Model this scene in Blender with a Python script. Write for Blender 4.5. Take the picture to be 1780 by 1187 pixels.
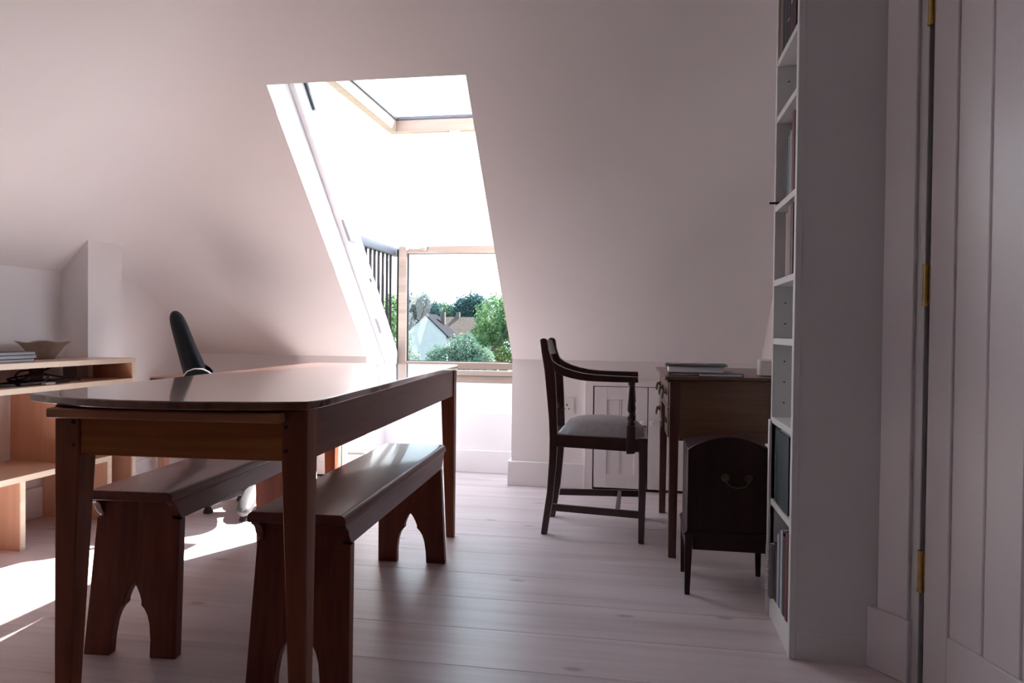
import bpy, bmesh, math, random
from mathutils import Vector, Matrix

# ------------------------------------------------------------------ scene, camera, light
for o in list(bpy.data.objects):
    bpy.data.objects.remove(o, do_unlink=True)
scene = bpy.context.scene
COL = scene.collection
PI = math.pi

YAW, PITCH, ROLL, FPX = 0.170926, -0.0142425, 0.0112187, 1269.83
cf = Vector((-math.sin(YAW)*math.cos(PITCH), math.cos(YAW)*math.cos(PITCH), math.sin(PITCH)))
r0 = Vector((math.cos(YAW), math.sin(YAW), 0)); u0 = r0.cross(cf)
cr = math.cos(ROLL)*r0 + math.sin(ROLL)*u0
cu = -math.sin(ROLL)*r0 + math.cos(ROLL)*u0
cam = bpy.data.cameras.new('camera')
cam.sensor_fit = 'HORIZONTAL'; cam.sensor_width = 36.0
cam.lens = FPX/1780*36.0
cam.clip_start = 0.05; cam.clip_end = 500
co = bpy.data.objects.new('camera', cam); COL.objects.link(co)
m = Matrix((cr, cu, -cf)).transposed().to_4x4(); m.translation = (0, 0, 0.88)
co.matrix_world = m
scene.camera = co

SKY = 3.4
SUN = 30.0
EXPOSURE = 0.66
world = bpy.data.worlds.new('sky'); scene.world = world; world.use_nodes = True
wn = world.node_tree; bg = wn.nodes['Background']
bg.inputs['Color'].default_value = (0.76, 0.87, 1.0, 1); bg.inputs['Strength'].default_value = SKY
sun = bpy.data.lights.new('sun', 'SUN'); sun.energy = SUN; sun.angle = 0.0093; sun.color = (1.0, 0.95, 0.88)
so = bpy.data.objects.new('sun', sun); COL.objects.link(so)
so.rotation_mode = 'QUATERNION'
so.rotation_quaternion = Vector((-0.48, -0.80, -1.0)).to_track_quat('-Z', 'Y')
so.location = (10, 20, 25)
scene.view_settings.view_transform = 'Standard'
scene.view_settings.look = 'None'
scene.view_settings.gamma = 1.0
scene.view_settings.use_curve_mapping = False
scene.view_settings.exposure = EXPOSURE
scene.cycles.max_bounces = 14
scene.cycles.diffuse_bounces = 8
scene.cycles.transparent_max_bounces = 16

rng = random.Random(7)

# ------------------------------------------------------------------ materials
def new_mat(name):
    mt = bpy.data.materials.new(name); mt.use_nodes = True
    nt = mt.node_tree
    return mt, nt, nt.nodes['Principled BSDF']

def N(nt, kind, **kw):
    n = nt.nodes.new(kind)
    for k, v in kw.items():
        setattr(n, k, v)
    return n

def plain(name, col, rough=0.5, metal=0.0, spec=0.5, coat=0.0, var=0.06, nscale=14.0, bump=0.0):
    """a plain surface with slight procedural mottling"""
    mt, nt, b = new_mat(name)
    tc = N(nt, 'ShaderNodeTexCoord'); no = N(nt, 'ShaderNodeTexNoise')
    no.inputs['Scale'].default_value = nscale; no.inputs['Detail'].default_value = 4
    nt.links.new(tc.outputs['Object'], no.inputs['Vector'])
    rp = N(nt, 'ShaderNodeValToRGB')
    rp.color_ramp.elements[0].position = 0.3; rp.color_ramp.elements[1].position = 0.7
    rp.color_ramp.elements[0].color = (*[c*(1-var) for c in col], 1)
    rp.color_ramp.elements[1].color = (*[min(1, c*(1+var)) for c in col], 1)
    nt.links.new(no.outputs['Fac'], rp.inputs['Fac'])
    nt.links.new(rp.outputs['Color'], b.inputs['Base Color'])
    b.inputs['Roughness'].default_value = rough; b.inputs['Metallic'].default_value = metal
    b.inputs['Specular IOR Level'].default_value = spec
    b.inputs['Coat Weight'].default_value = coat; b.inputs['Coat Roughness'].default_value = 0.1
    if bump:
        bp = N(nt, 'ShaderNodeBump'); bp.inputs['Strength'].default_value = bump; bp.inputs['Distance'].default_value = 0.003
        nt.links.new(no.outputs['Fac'], bp.inputs['Height']); nt.links.new(bp.outputs['Normal'], b.inputs['Normal'])
    return mt

def wood(name, dark, mid, light, axis=1, scale=9.0, rough=0.3, coat=0.0, coat_rough=0.08, knots=False, spec=0.5, bump=0.04, vary=0.12):
    """grain stretched along one object axis; each object gets its own piece of the grain"""
    mt, nt, b = new_mat(name)
    tc = N(nt, 'ShaderNodeTexCoord'); oi = N(nt, 'ShaderNodeObjectInfo')
    mp = N(nt, 'ShaderNodeMapping')
    s = [scale*1.9]*3; s[axis] = scale*0.11
    mp.inputs['Scale'].default_value = s
    off = N(nt, 'ShaderNodeVectorMath', operation='SCALE'); cx = N(nt, 'ShaderNodeCombineXYZ')
    for i in range(3):
        nt.links.new(oi.outputs['Random'], cx.inputs[i])
    off.inputs['Scale'].default_value = 37.0
    nt.links.new(cx.outputs[0], off.inputs[0])
    nt.links.new(tc.outputs['Object'], mp.inputs['Vector'])
    add = N(nt, 'ShaderNodeVectorMath', operation='ADD')
    nt.links.new(mp.outputs[0], add.inputs[0]); nt.links.new(off.outputs[0], add.inputs[1])
    n1 = N(nt, 'ShaderNodeTexNoise'); n1.inputs['Scale'].default_value = 1.0; n1.inputs['Detail'].default_value = 6
    n1.inputs['Distortion'].default_value = 0.9
    nt.links.new(add.outputs[0], n1.inputs['Vector'])
    n2 = N(nt, 'ShaderNodeTexNoise'); n2.inputs['Scale'].default_value = 5.5; n2.inputs['Detail'].default_value = 3
    nt.links.new(add.outputs[0], n2.inputs['Vector'])
    mx = N(nt, 'ShaderNodeMath', operation='MULTIPLY_ADD'); mx.inputs[1].default_value = 0.35
    nt.links.new(n2.outputs['Fac'], mx.inputs[0])
    ms = N(nt, 'ShaderNodeMath', operation='MULTIPLY'); ms.inputs[1].default_value = 0.72
    nt.links.new(n1.outputs['Fac'], ms.inputs[0]); nt.links.new(ms.outputs[0], mx.inputs[2])
    rp = N(nt, 'ShaderNodeValToRGB'); e = rp.color_ramp.elements
    e[0].position = 0.36; e[0].color = (*dark, 1); e[1].position = 0.70; e[1].color = (*light, 1)
    q = e.new(0.52); q.color = (*mid, 1)
    nt.links.new(mx.outputs[0], rp.inputs['Fac'])
    hv = N(nt, 'ShaderNodeHueSaturation')
    mr = N(nt, 'ShaderNodeMapRange'); mr.inputs['To Min'].default_value = 1-vary; mr.inputs['To Max'].default_value = 1+vary
    nt.links.new(oi.outputs['Random'], mr.inputs['Value']); nt.links.new(mr.outputs[0], hv.inputs['Value'])
    nt.links.new(rp.outputs['Color'], hv.inputs['Color'])
    last = hv.outputs['Color']
    if knots:
        vo = N(nt, 'ShaderNodeTexVoronoi', voronoi_dimensions='2D'); vo.inputs['Scale'].default_value = 1.0
        mk = N(nt, 'ShaderNodeMapping'); mk.inputs['Scale'].default_value = (2.4, 5.5, 1)
        nt.links.new(tc.outputs['Object'], mk.inputs['Vector'])
        ad2 = N(nt, 'ShaderNodeVectorMath', operation='ADD')
        nt.links.new(mk.outputs[0], ad2.inputs[0]); nt.links.new(off.outputs[0], ad2.inputs[1])
        nt.links.new(ad2.outputs[0], vo.inputs['Vector'])
        kr = N(nt, 'ShaderNodeValToRGB'); k = kr.color_ramp.elements
        k[0].position = 0.035; k[0].color = (1, 1, 1, 1); k[1].position = 0.085; k[1].color = (0, 0, 0, 1)
        nt.links.new(vo.outputs['Distance'], kr.inputs['Fac'])
        km = N(nt, 'ShaderNodeMixRGB'); km.inputs['Color2'].default_value = (dark[0]*0.55, dark[1]*0.5, dark[2]*0.5, 1)
        kf = N(nt, 'ShaderNodeMath', operation='MULTIPLY'); kf.inputs[1].default_value = 0.6
        sk_ = N(nt, 'ShaderNodeSeparateColor'); gt = N(nt, 'ShaderNodeMath', operation='GREATER_THAN'); gt.inputs[1].default_value = 0.66
        nt.links.new(vo.outputs['Color'], sk_.inputs[0]); nt.links.new(sk_.outputs[0], gt.inputs[0])
        kg = N(nt, 'ShaderNodeMath', operation='MULTIPLY'); nt.links.new(kr.outputs['Color'], kg.inputs[0]); nt.links.new(gt.outputs[0], kg.inputs[1])
        nt.links.new(kg.outputs[0], kf.inputs[0])
        nt.links.new(kf.outputs[0], km.inputs['Fac']); nt.links.new(last, km.inputs['Color1'])
        last = km.outputs['Color']
    nt.links.new(last, b.inputs['Base Color'])
    b.inputs['Roughness'].default_value = rough
    b.inputs['Specular IOR Level'].default_value = spec
    b.inputs['Coat Weight'].default_value = coat; b.inputs['Coat Roughness'].default_value = coat_rough
    if bump:
        bp = N(nt, 'ShaderNodeBump'); bp.inputs['Strength'].default_value = bump; bp.inputs['Distance'].default_value = 0.002
        nt.links.new(mx.outputs[0], bp.inputs['Height']); nt.links.new(bp.outputs['Normal'], b.inputs['Normal'])
    return mt

def glass_mat(name, tint=(0.96, 0.98, 0.98), smear=0.0):
    mt = bpy.data.materials.new(name); mt.use_nodes = True; nt = mt.node_tree
    nt.nodes.clear()
    out = N(nt, 'ShaderNodeOutputMaterial'); tr = N(nt, 'ShaderNodeBsdfTransparent'); gl = N(nt, 'ShaderNodeBsdfGlossy')
    gl.inputs['Roughness'].default_value = 0.0
    tr.inputs['Color'].default_value = (*tint, 1)
    # Schlick reflectance of a thin pane, the same from both of its sides
    ge = N(nt, 'ShaderNodeNewGeometry'); dp = N(nt, 'ShaderNodeVectorMath', operation='DOT_PRODUCT')
    nt.links.new(ge.outputs['Normal'], dp.inputs[0]); nt.links.new(ge.outputs['Incoming'], dp.inputs[1])
    ab = N(nt, 'ShaderNodeMath', operation='ABSOLUTE'); nt.links.new(dp.outputs['Value'], ab.inputs[0])
    om = N(nt, 'ShaderNodeMath', operation='SUBTRACT'); om.inputs[0].default_value = 1.0; nt.links.new(ab.outputs[0], om.inputs[1])
    pw = N(nt, 'ShaderNodeMath', operation='POWER'); pw.inputs[1].default_value = 5.0; nt.links.new(om.outputs[0], pw.inputs[0])
    fr = N(nt, 'ShaderNodeMath', operation='MULTIPLY_ADD'); fr.inputs[1].default_value = 0.96; fr.inputs[2].default_value = 0.035
    nt.links.new(pw.outputs[0], fr.inputs[0])
    mx = N(nt, 'ShaderNodeMixShader')
    nt.links.new(fr.outputs[0], mx.inputs[0]); nt.links.new(tr.outputs[0], mx.inputs[1]); nt.links.new(gl.outputs[0], mx.inputs[2])
    last = mx
    if smear:
        # faint wiped dirt on the pane, in slanting streaks: it scatters whatever light falls through it
        tl = N(nt, 'ShaderNodeBsdfTranslucent'); tl.inputs['Color'].default_value = (0.9, 0.9, 0.88, 1)
        tc = N(nt, 'ShaderNodeTexCoord'); mp = N(nt, 'ShaderNodeMapping')
        mp.inputs['Rotation'].default_value = (0, math.radians(-24), 0); mp.inputs['Scale'].default_value = (13, 1, 1.1)
        nt.links.new(tc.outputs['Object'], mp.inputs['Vector'])
        no = N(nt, 'ShaderNodeTexNoise'); no.inputs['Scale'].default_value = 1.0; no.inputs['Detail'].default_value = 3
        nt.links.new(mp.outputs[0], no.inputs['Vector'])
        rp = N(nt, 'ShaderNodeValToRGB'); rp.color_ramp.elements[0].position = 0.42; rp.color_ramp.elements[1].position = 0.78
        rp.color_ramp.elements[0].color = (0, 0, 0, 1)
        nt.links.new(no.outputs['Fac'], rp.inputs['Fac'])
        # the dirt sits in the lower left of the pane
        sx = N(nt, 'ShaderNodeVectorMath', operation='DISTANCE'); sx.inputs[1].default_value = (-1.34, 4.6, 0.92)
        nt.links.new(tc.outputs['Object'], sx.inputs[0])
        fa = N(nt, 'ShaderNodeMapRange'); fa.inputs['From Min'].default_value = 0.04; fa.inputs['From Max'].default_value = 0.24
        fa.inputs['To Min'].default_value = smear; fa.inputs['To Max'].default_value = 0.0
        nt.links.new(sx.outputs['Value'], fa.inputs['Value'])
        mu = N(nt, 'ShaderNodeMath', operation='MULTIPLY')
        nt.links.new(rp.outputs['Color'], mu.inputs[0]); nt.links.new(fa.outputs[0], mu.inputs[1])
        m2 = N(nt, 'ShaderNodeMixShader')
        nt.links.new(mu.outputs[0], m2.inputs[0]); nt.links.new(mx.outputs[0], m2.inputs[1]); nt.links.new(tl.outputs[0], m2.inputs[2])
        last = m2
    nt.links.new(last.outputs[0], out.inputs['Surface'])
    return mt

def leaf_mat(name, c1, c2):
    mt = bpy.data.materials.new(name); mt.use_nodes = True; nt = mt.node_tree
    nt.nodes.clear()
    out = N(nt, 'ShaderNodeOutputMaterial'); di = N(nt, 'ShaderNodeBsdfDiffuse'); tl = N(nt, 'ShaderNodeBsdfTranslucent')
    tc = N(nt, 'ShaderNodeTexCoord'); no = N(nt, 'ShaderNodeTexNoise'); no.inputs['Scale'].default_value = 1.6; no.inputs['Detail'].default_value = 5
    nt.links.new(tc.outputs['Object'], no.inputs['Vector'])
    rp = N(nt, 'ShaderNodeValToRGB'); rp.color_ramp.elements[0].position = 0.35; rp.color_ramp.elements[1].position = 0.65
    rp.color_ramp.elements[0].color = (*c1, 1); rp.color_ramp.elements[1].color = (*c2, 1)
    nt.links.new(no.outputs['Fac'], rp.inputs['Fac'])
    nt.links.new(rp.outputs[0], di.inputs['Color']); nt.links.new(rp.outputs[0], tl.inputs['Color'])
    mx = N(nt, 'ShaderNodeMixShader'); mx.inputs[0].default_value = 0.45
    nt.links.new(di.outputs[0], mx.inputs[1]); nt.links.new(tl.outputs[0], mx.inputs[2])
    nt.links.new(mx.outputs[0], out.inputs['Surface'])
    return mt

M = {}
M['plaster'] = plain('plaster', (0.855, 0.829, 0.838), 0.55, var=0.012, nscale=3.0, spec=0.3)
M['white_paint'] = plain('white_paint', (0.85, 0.83, 0.855), 0.38, var=0.012, nscale=5.0)
M['cabinet_white'] = plain('cabinet_white', (0.72, 0.73, 0.73), 0.42, var=0.012, nscale=4.0)
M['door_white'] = plain('door_white', (0.74, 0.72, 0.75), 0.33, var=0.015, nscale=6.0)
M['shadow_gap'] = plain('painted_gap_shade', (0.02, 0.018, 0.018), 0.9)
M['bounce_cut'] = plain('bounce_cut_grey_blue', (0.20, 0.20, 0.24), 0.6, var=0.012, nscale=3.0)  # unseen walls made dark and cool to cut bounce on bookcase and door
M['floor'] = wood('whitewashed_pine', (0.54, 0.445, 0.46), (0.63, 0.54, 0.56), (0.70, 0.615, 0.635), axis=0, scale=5.5, rough=0.36, knots=True, bump=0.06, vary=0.06)
M['tabletop'] = wood('polished_tabletop', (0.10, 0.036, 0.018), (0.15, 0.058, 0.027), (0.20, 0.085, 0.04), axis=1, scale=7, rough=0.22, coat=1.0, coat_rough=0.06, bump=0.07)
M['table'] = wood('table_frame_wood', (0.115, 0.027, 0.018), (0.165, 0.043, 0.026), (0.22, 0.062, 0.034), axis=1, scale=8, rough=0.38, spec=0.35, coat=0.08, coat_rough=0.2)
M['table_end'] = wood('table_end_wood', (0.26, 0.075, 0.020), (0.37, 0.120, 0.031), (0.47, 0.175, 0.048), axis=0, scale=6, rough=0.5, spec=0.25, coat=0.0, coat_rough=0.25)
M['table_leg'] = wood('table_leg_wood', (0.145, 0.036, 0.016), (0.21, 0.058, 0.024), (0.28, 0.088, 0.034), axis=2, scale=8, rough=0.42, spec=0.3, coat=0.06, coat_rough=0.2)
M['slat'] = wood('slat_wood', (0.30, 0.12, 0.06), (0.40, 0.17, 0.085), (0.48, 0.22, 0.11), axis=0, scale=6, rough=0.45, spec=0.3)
M['bench'] = wood('bench_wood', (0.085, 0.017, 0.013), (0.125, 0.028, 0.019), (0.165, 0.040, 0.025), axis=1, scale=8, rough=0.34, spec=0.3, coat=0.3, coat_rough=0.08)
M['bench_leg'] = wood('bench_leg_wood', (0.095, 0.021, 0.013), (0.14, 0.035, 0.020), (0.19, 0.052, 0.028), axis=2, scale=8, rough=0.40, spec=0.25, coat=0.08, coat_rough=0.2)
M['mahogany'] = wood('chair_mahogany', (0.022, 0.007, 0.007), (0.034, 0.011, 0.010), (0.050, 0.016, 0.013), axis=2, scale=11, rough=0.30, coat=0.3, coat_rough=0.2)
M['desk'] = wood('desk_mahogany', (0.085, 0.038, 0.022), (0.125, 0.060, 0.034), (0.165, 0.082, 0.046), axis=0, scale=8, rough=0.35, coat=0.2, coat_rough=0.15)
M['desk_leg'] = wood('desk_leg_mahogany', (0.050, 0.018, 0.012), (0.075, 0.028, 0.018), (0.10, 0.04, 0.024), axis=2, scale=8, rough=0.32, coat=0.3, coat_rough=0.18)
M['chest'] = wood('chest_mahogany', (0.016, 0.006, 0.007), (0.026, 0.009, 0.010), (0.038, 0.013, 0.013), axis=2, scale=8, rough=0.5, spec=0.25)
M['pine'] = wood('pine_boards', (0.50, 0.265, 0.175), (0.58, 0.33, 0.225), (0.65, 0.39, 0.27), axis=2, scale=6, rough=0.45, bump=0.03)
M['pine_long'] = wood('pine_shelf_boards', (0.52, 0.34, 0.25), (0.60, 0.41, 0.31), (0.67, 0.47, 0.36), axis=1, scale=6, rough=0.42, bump=0.03)
M['pine_lit'] = wood('pale_lit_pine', (0.74, 0.62, 0.48), (0.81, 0.70, 0.56), (0.86, 0.77, 0.64), axis=1, scale=8, rough=0.45, bump=0.02)  # pale pine with light painted in: shelf edges, stool seat and sides
M['sash_pine'] = wood('sash_pine', (0.20, 0.145, 0.118), (0.25, 0.18, 0.148), (0.30, 0.225, 0.18), axis=0, scale=7, rough=0.4, bump=0.02)
M['sill_pine'] = wood('sill_pine', (0.30, 0.225, 0.19), (0.36, 0.28, 0.24), (0.42, 0.33, 0.29), axis=0, scale=7, rough=0.4, bump=0.02)
M['leather'] = plain('grey_leather', (0.30, 0.275, 0.285), 0.38, var=0.1, nscale=60, bump=0.1)
M['black_fabric'] = plain('black_fabric', (0.007, 0.009, 0.012), 0.7, spec=0.2, var=0.2, nscale=200, bump=0.2)
M['black_plastic'] = plain('black_plastic', (0.012, 0.012, 0.014), 0.4)
M['grey_plastic'] = plain('grey_plastic', (0.42, 0.42, 0.44), 0.4)
M['base_grey'] = plain('chair_base_grey', (0.07, 0.07, 0.078), 0.45)
M['chrome'] = plain('satin_metal', (0.62, 0.62, 0.66), 0.28, metal=1.0)
M['brass'] = plain('brass', (0.52, 0.36, 0.14), 0.34, metal=1.0, var=0.15, nscale=60)
M['old_brass'] = plain('old_brass', (0.28, 0.21, 0.11), 0.42, metal=1.0, var=0.2, nscale=60)
M['gun_metal'] = plain('railing_black', (0.010, 0.008, 0.010), 0.75, spec=0.2)
M['rail_grey'] = plain('handrail_grey', (0.06, 0.068, 0.095), 0.4, metal=0.3)
M['gasket'] = plain('gasket', (0.045, 0.05, 0.07), 0.5)
M['dark_brass'] = plain('tarnished_brass', (0.11, 0.088, 0.055), 0.45, metal=1.0, var=0.2, nscale=60)
M['stoneware'] = plain('stoneware', (0.33, 0.275, 0.235), 0.5, var=0.1, nscale=40)
M['paper'] = plain('paper', (0.84, 0.86, 0.91), 0.8, var=0.05, nscale=200)
M['glass'] = glass_mat('window_glass')
M['glass_dirty'] = glass_mat('smeared_window_glass', (0.93, 0.97, 0.97), smear=0.15)
M['jar_glass'] = glass_mat('jar_glass', (0.72, 0.66, 0.68))
M['outlet'] = plain('socket_plastic', (0.80, 0.78, 0.78), 0.3, var=0.01)
M['render_white'] = plain('white_render', (0.27, 0.28, 0.30), 0.8, var=0.06, nscale=1.5)
M['slate'] = plain('slate_roof', (0.013, 0.013, 0.018), 0.95, spec=0.05, var=0.12, nscale=4)
M['tiles'] = plain('weathered_roof', (0.062, 0.049, 0.045), 0.95, spec=0.05, var=0.18, nscale=3)
M['brick'] = plain('chimney_brick', (0.06, 0.045, 0.045), 0.8, var=0.2, nscale=6)
M['bark'] = plain('bark', (0.012, 0.011, 0.011), 0.9, var=0.3, nscale=6, bump=0.4)
M['grass'] = plain('grass', (0.035, 0.06, 0.02), 0.9, var=0.35, nscale=0.6)
M['leaf_hazed'] = leaf_mat('hazed_far_leaves', (0.036, 0.074, 0.080), (0.060, 0.110, 0.110))  # blue-green tint paints the haze of distance into the leaves
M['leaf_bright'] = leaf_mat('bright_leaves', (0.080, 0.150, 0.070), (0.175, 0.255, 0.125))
M['leaf_mid'] = leaf_mat('mid_leaves', (0.045, 0.095, 0.060), (0.095, 0.160, 0.100))
M['leaf_pale'] = leaf_mat('pale_leaves', (0.058, 0.115, 0.085), (0.155, 0.215, 0.170))

def col_mat(name, col, rough=0.55):
    if name not in M:
        M[name] = plain(name, col, rough, var=0.08, nscale=30)
    return M[name]

# ------------------------------------------------------------------ mesh helpers
class MB:
    def __init__(self):
        self.bm = bmesh.new()
    def poly(self, pts):
        vs = [self.bm.verts.new(p) for p in pts]
        return self.bm.faces.new(vs)
    def box(self, x0, x1, y0, y1, z0, z1):
        return self.hexa([(x0, y0, z0), (x1, y0, z0), (x1, y1, z0), (x0, y1, z0)], [(x0, y0, z1), (x1, y0, z1), (x1, y1, z1), (x0, y1, z1)])
    def hexa(self, lo, hi):
        v = [self.bm.verts.new(p) for p in list(lo)+list(hi)]
        for f in ((3, 2, 1, 0), (4, 5, 6, 7), (0, 1, 5, 4), (1, 2, 6, 5), (2, 3, 7, 6), (3, 0, 4, 7)):
            self.bm.faces.new([v[i] for i in f])
        return self
    def prism(self, poly, ax, a0, a1, f=None):
        """poly in the two axes other than ax (in x,y,z order), extruded from a0 to a1"""
        def P(p, a):
            q = [p[0], p[1]]; q.insert(ax, a)
            return tuple(q) if f is None else f(*q)
        lo = [self.bm.verts.new(P(p, a0)) for p in poly]; hi = [self.bm.verts.new(P(p, a1)) for p in poly]
        n = len(poly)
        self.bm.faces.new(lo[::-1]); self.bm.faces.new(hi)
        for i in range(n):
            j = (i+1) % n
            self.bm.faces.new((lo[i], lo[j], hi[j], hi[i]))
        return self
    def lathe(self, prof, seg=16, c=(0, 0, 0), ax=2, mod=None):
        rings = []
        for r, h in prof:
            ring = []
            for k in range(seg):
                t = 2*PI*k/seg
                rr = max(r, 1e-4)*(mod(t, h) if mod else 1)
                p = [rr*math.cos(t), rr*math.sin(t)]; p.insert(ax, h)
                ring.append(self.bm.verts.new((p[0]+c[0], p[1]+c[1], p[2]+c[2])))
            rings.append(ring)
        for a, b in zip(rings, rings[1:]):
            for k in range(seg):
                j = (k+1) % seg
                self.bm.faces.new((a[k], a[j], b[j], b[k]))
        self.bm.faces.new(rings[0][::-1]); self.bm.faces.new(rings[-1])
        return self
    def tube(self, pts, r, seg=8, flat=None):
        pts = [Vector(p) for p in pts]; rings = []; n0 = None
        for i, p in enumerate(pts):
            t = (pts[min(i+1, len(pts)-1)] - pts[max(i-1, 0)]).normalized()
            if n0 is None:
                n0 = t.cross(Vector((0, 0, 1)))
                if n0.length < 1e-3:
                    n0 = Vector((1, 0, 0))
            n0 = (n0 - t*n0.dot(t)).normalized(); b = t.cross(n0)
            rr = r[i] if isinstance(r, (list, tuple)) else r
            ring = []
            for k in range(seg):
                a = 2*PI*k/seg
                ring.append(self.bm.verts.new(p + n0*math.cos(a)*rr + b*math.sin(a)*rr*(flat or 1)))
            rings.append(ring)
        for a, b in zip(rings, rings[1:]):
            for k in range(seg):
                j = (k+1) % seg
                self.bm.faces.new((a[k], a[j], b[j], b[k]))
        self.bm.faces.new(rings[0][::-1]); self.bm.faces.new(rings[-1])
        return self
    def build(self, name, mat, parent=None, bevel=0.0, local=False, smooth=35, seg=2, subsurf=0):
        bm = self.bm
        bmesh.ops.recalc_face_normals(bm, faces=bm.faces[:])
        me = bpy.data.meshes.new(name)
        if parent is not None and not local:
            bm.transform(MW[parent.name].inverted())
        bm.to_mesh(me); bm.free()
        me.materials.append(mat)
        if smooth:
            for p in me.polygons:
                p.use_smooth = True
            me.set_sharp_from_angle(angle=math.radians(smooth))
        o = bpy.data.objects.new(name, me); COL.objects.link(o)
        if parent is not None:
            o.parent = parent
            MW[o.name] = MW[parent.name]
        else:
            MW[o.name] = Matrix.Identity(4)
        if bevel:
            b = o.modifiers.new('bevel', 'BEVEL'); b.width = bevel; b.segments = seg; b.limit_method = 'ANGLE'; b.angle_limit = math.radians(40)
            b.harden_normals = False
        if subsurf:
            s = o.modifiers.new('subsurf', 'SUBSURF'); s.levels = subsurf; s.render_levels = subsurf
        return o

MW = {}
def tag(o, label=None, cat=None, group=None, kind=None):
    if label: o['label'] = label
    if cat: o['category'] = cat
    if group: o['group'] = group
    if kind: o['kind'] = kind
    return o

def thing(name, loc, label=None, cat=None, rot=0.0, group=None, kind=None):
    o = bpy.data.objects.new(name, None); COL.objects.link(o)
    o.empty_display_size = 0.1
    o.location = loc; o.rotation_euler = (0, 0, rot)
    MW[o.name] = Matrix.Translation(loc) @ Matrix.Rotation(rot, 4, 'Z')
    return tag(o, label, cat, group, kind)

def dup(root, loc, rot, label, group=None):
    r = root.copy(); COL.objects.link(r); r.location = loc; r.rotation_euler = (0, 0, rot)
    r['label'] = label
    for ch in list(root.children):
        c = ch.copy(); COL.objects.link(c); c.parent = r
        for g in list(ch.children):
            d = g.copy(); COL.objects.link(d); d.parent = c
    return r

def bx(*a):
    return MB().box(*a)

# ------------------------------------------------------------------ the room
XL, XR = -1.581, -0.706          # window opening
XW = -2.72                       # left knee wall
YK, ZK = 4.11, 0.72              # far knee wall
YR = 4.43                        # back of the window recess
YBK = 4.52                       # back slope: z = y + YBK
S0 = 4.83                        # far slope: y + z = S0

def smin(a, b, k):
    h = max(k-abs(a-b), 0)/k
    return min(a, b) - h*h*k*0.25
def ceil_z(x, y):
    z = smin(S0-y, x+3.86, 0.30)
    z = smin(z, 2.45, 0.12)
    z = min(z, y+YBK)
    return z

# floor of wide boards running across the room
floor = tag(MB().box(-2.9, 1.75, -3.95, 4.6, -0.06, -0.0205).build('floor', M['floor']), kind='structure')
y = -3.95
while y < YR - 0.01:
    w = 0.242
    y1 = min(y+w, YR)
    x0 = -2.72
    x1 = 1.7
    if y1 > YK + 0.005:
        # boards running into the window recess
        x0, x1 = XL, XR
        if y < YK:
            bx(-2.72, XL-0.0, y+0.0003, YK, -0.022, 0.0).build('floor_plank', M['floor'], floor, bevel=0.0012, seg=1)
            bx(XR+0.0, 1.7, y+0.0003, YK, -0.022, 0.0).build('floor_plank', M['floor'], floor, bevel=0.0012, seg=1)
    bx(x0, x1, y+0.0003, y1-0.0003, -0.022, 0.0).build('floor_plank', M['floor'], floor, bevel=0.0012, seg=1)
    y = y1

# ceiling: far slope, left slope and the soft hip between, flat top, back slope; holes for the windows
def frange(a, b, n):
    return [a+(b-a)*i/n for i in range(n+1)]
xs = frange(XW, XL, 40) + frange(XL, XR, 4)[1:] + frange(XR, 0.66, 6)[1:] + frange(0.66, 1.7, 4)[1:]
Y_TOP = S0-1.92
ys = frange(-3.8, -1.0, 20) + frange(-1.0, 1.0, 8)[1:] + frange(1.0, Y_TOP, 30)[1:] + frange(Y_TOP, YK, 24)[1:]
mb = MB()
gv = [[mb.bm.verts.new((x, yy, ceil_z(x, yy))) for yy in ys] for x in xs]
for i in range(len(xs)-1):
    for j in range(len(ys)-1):
        xm, ym = (xs[i]+xs[i+1])/2, (ys[j]+ys[j+1])/2
        if XL < xm < XR and ym > Y_TOP:
            continue
        mb.bm.faces.new((gv[i][j], gv[i][j+1], gv[i+1][j+1], gv[i+1][j]))
tag(mb.build('ceiling', M['plaster'], smooth=60), kind='structure')

# left wall
mb = MB()
yl = [yy for yy in ys]
mb.poly([(XW, yl[0], 0)] + [(XW, yl[-1], 0)] + [(XW, yy, ceil_z(XW, yy)) for yy in reversed(yl)])
tag(mb.build('wall_left', M['plaster'], smooth=0), kind='structure')
# boxed-in pier standing out from the left wall
mb = MB().box(XW-0.02, -2.57, 3.07, 3.30, 0, 1.40)
tag(mb.build('trim_1', M['plaster'], smooth=0), kind='structure')
# far knee wall left and right of the window
mb = MB()
mb.poly([(XW, YK, 0), (XL, YK, 0), (XL, YK, ZK), (XW, YK, ZK)])
mb.poly([(XR, YK, 0), (0.652, YK, 0), (0.652, YK, ZK), (XR, YK, ZK)])
tag(mb.build('wall_far', M['plaster'], smooth=0), kind='structure')
# window recess: low back wall, sloping ledge, side reveals that run up along the roof, head
YO = 0.424                       # y+z offset of the outer edge of the reveals
rev = [(Y_TOP+0.0015, S0-Y_TOP+0.0015), (YK+0.0015, ZK+0.0015), (YK+0.0015, 0), (YR, 0), (YR, 0.367), (4.62, 0.557), (4.62, 0.634), (Y_TOP+YO/2, S0-Y_TOP+YO/2)]
mb = MB()
mb.prism(rev, 0, XL-0.05, XL)
mb.prism(rev, 0, XR, XR+0.05)
mb.prism([(YR, 0), (YR, 0.367), (4.62, 0.557), (4.70, 0.557), (4.70, 0)], 0, XL-0.05, XR+0.05)
mb.prism([(Y_TOP+0.0015, S0-Y_TOP+0.0015), (Y_TOP+YO/2, S0-Y_TOP+YO/2), (Y_TOP+YO/2-0.05, S0-Y_TOP+YO/2+0.05), (Y_TOP-0.05+0.0015, S0-Y_TOP+0.05+0.0015)], 0, XL-0.05, XR+0.05)
tag(mb.build('wall_recess', M['white_paint'], smooth=0), kind='structure')
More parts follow.
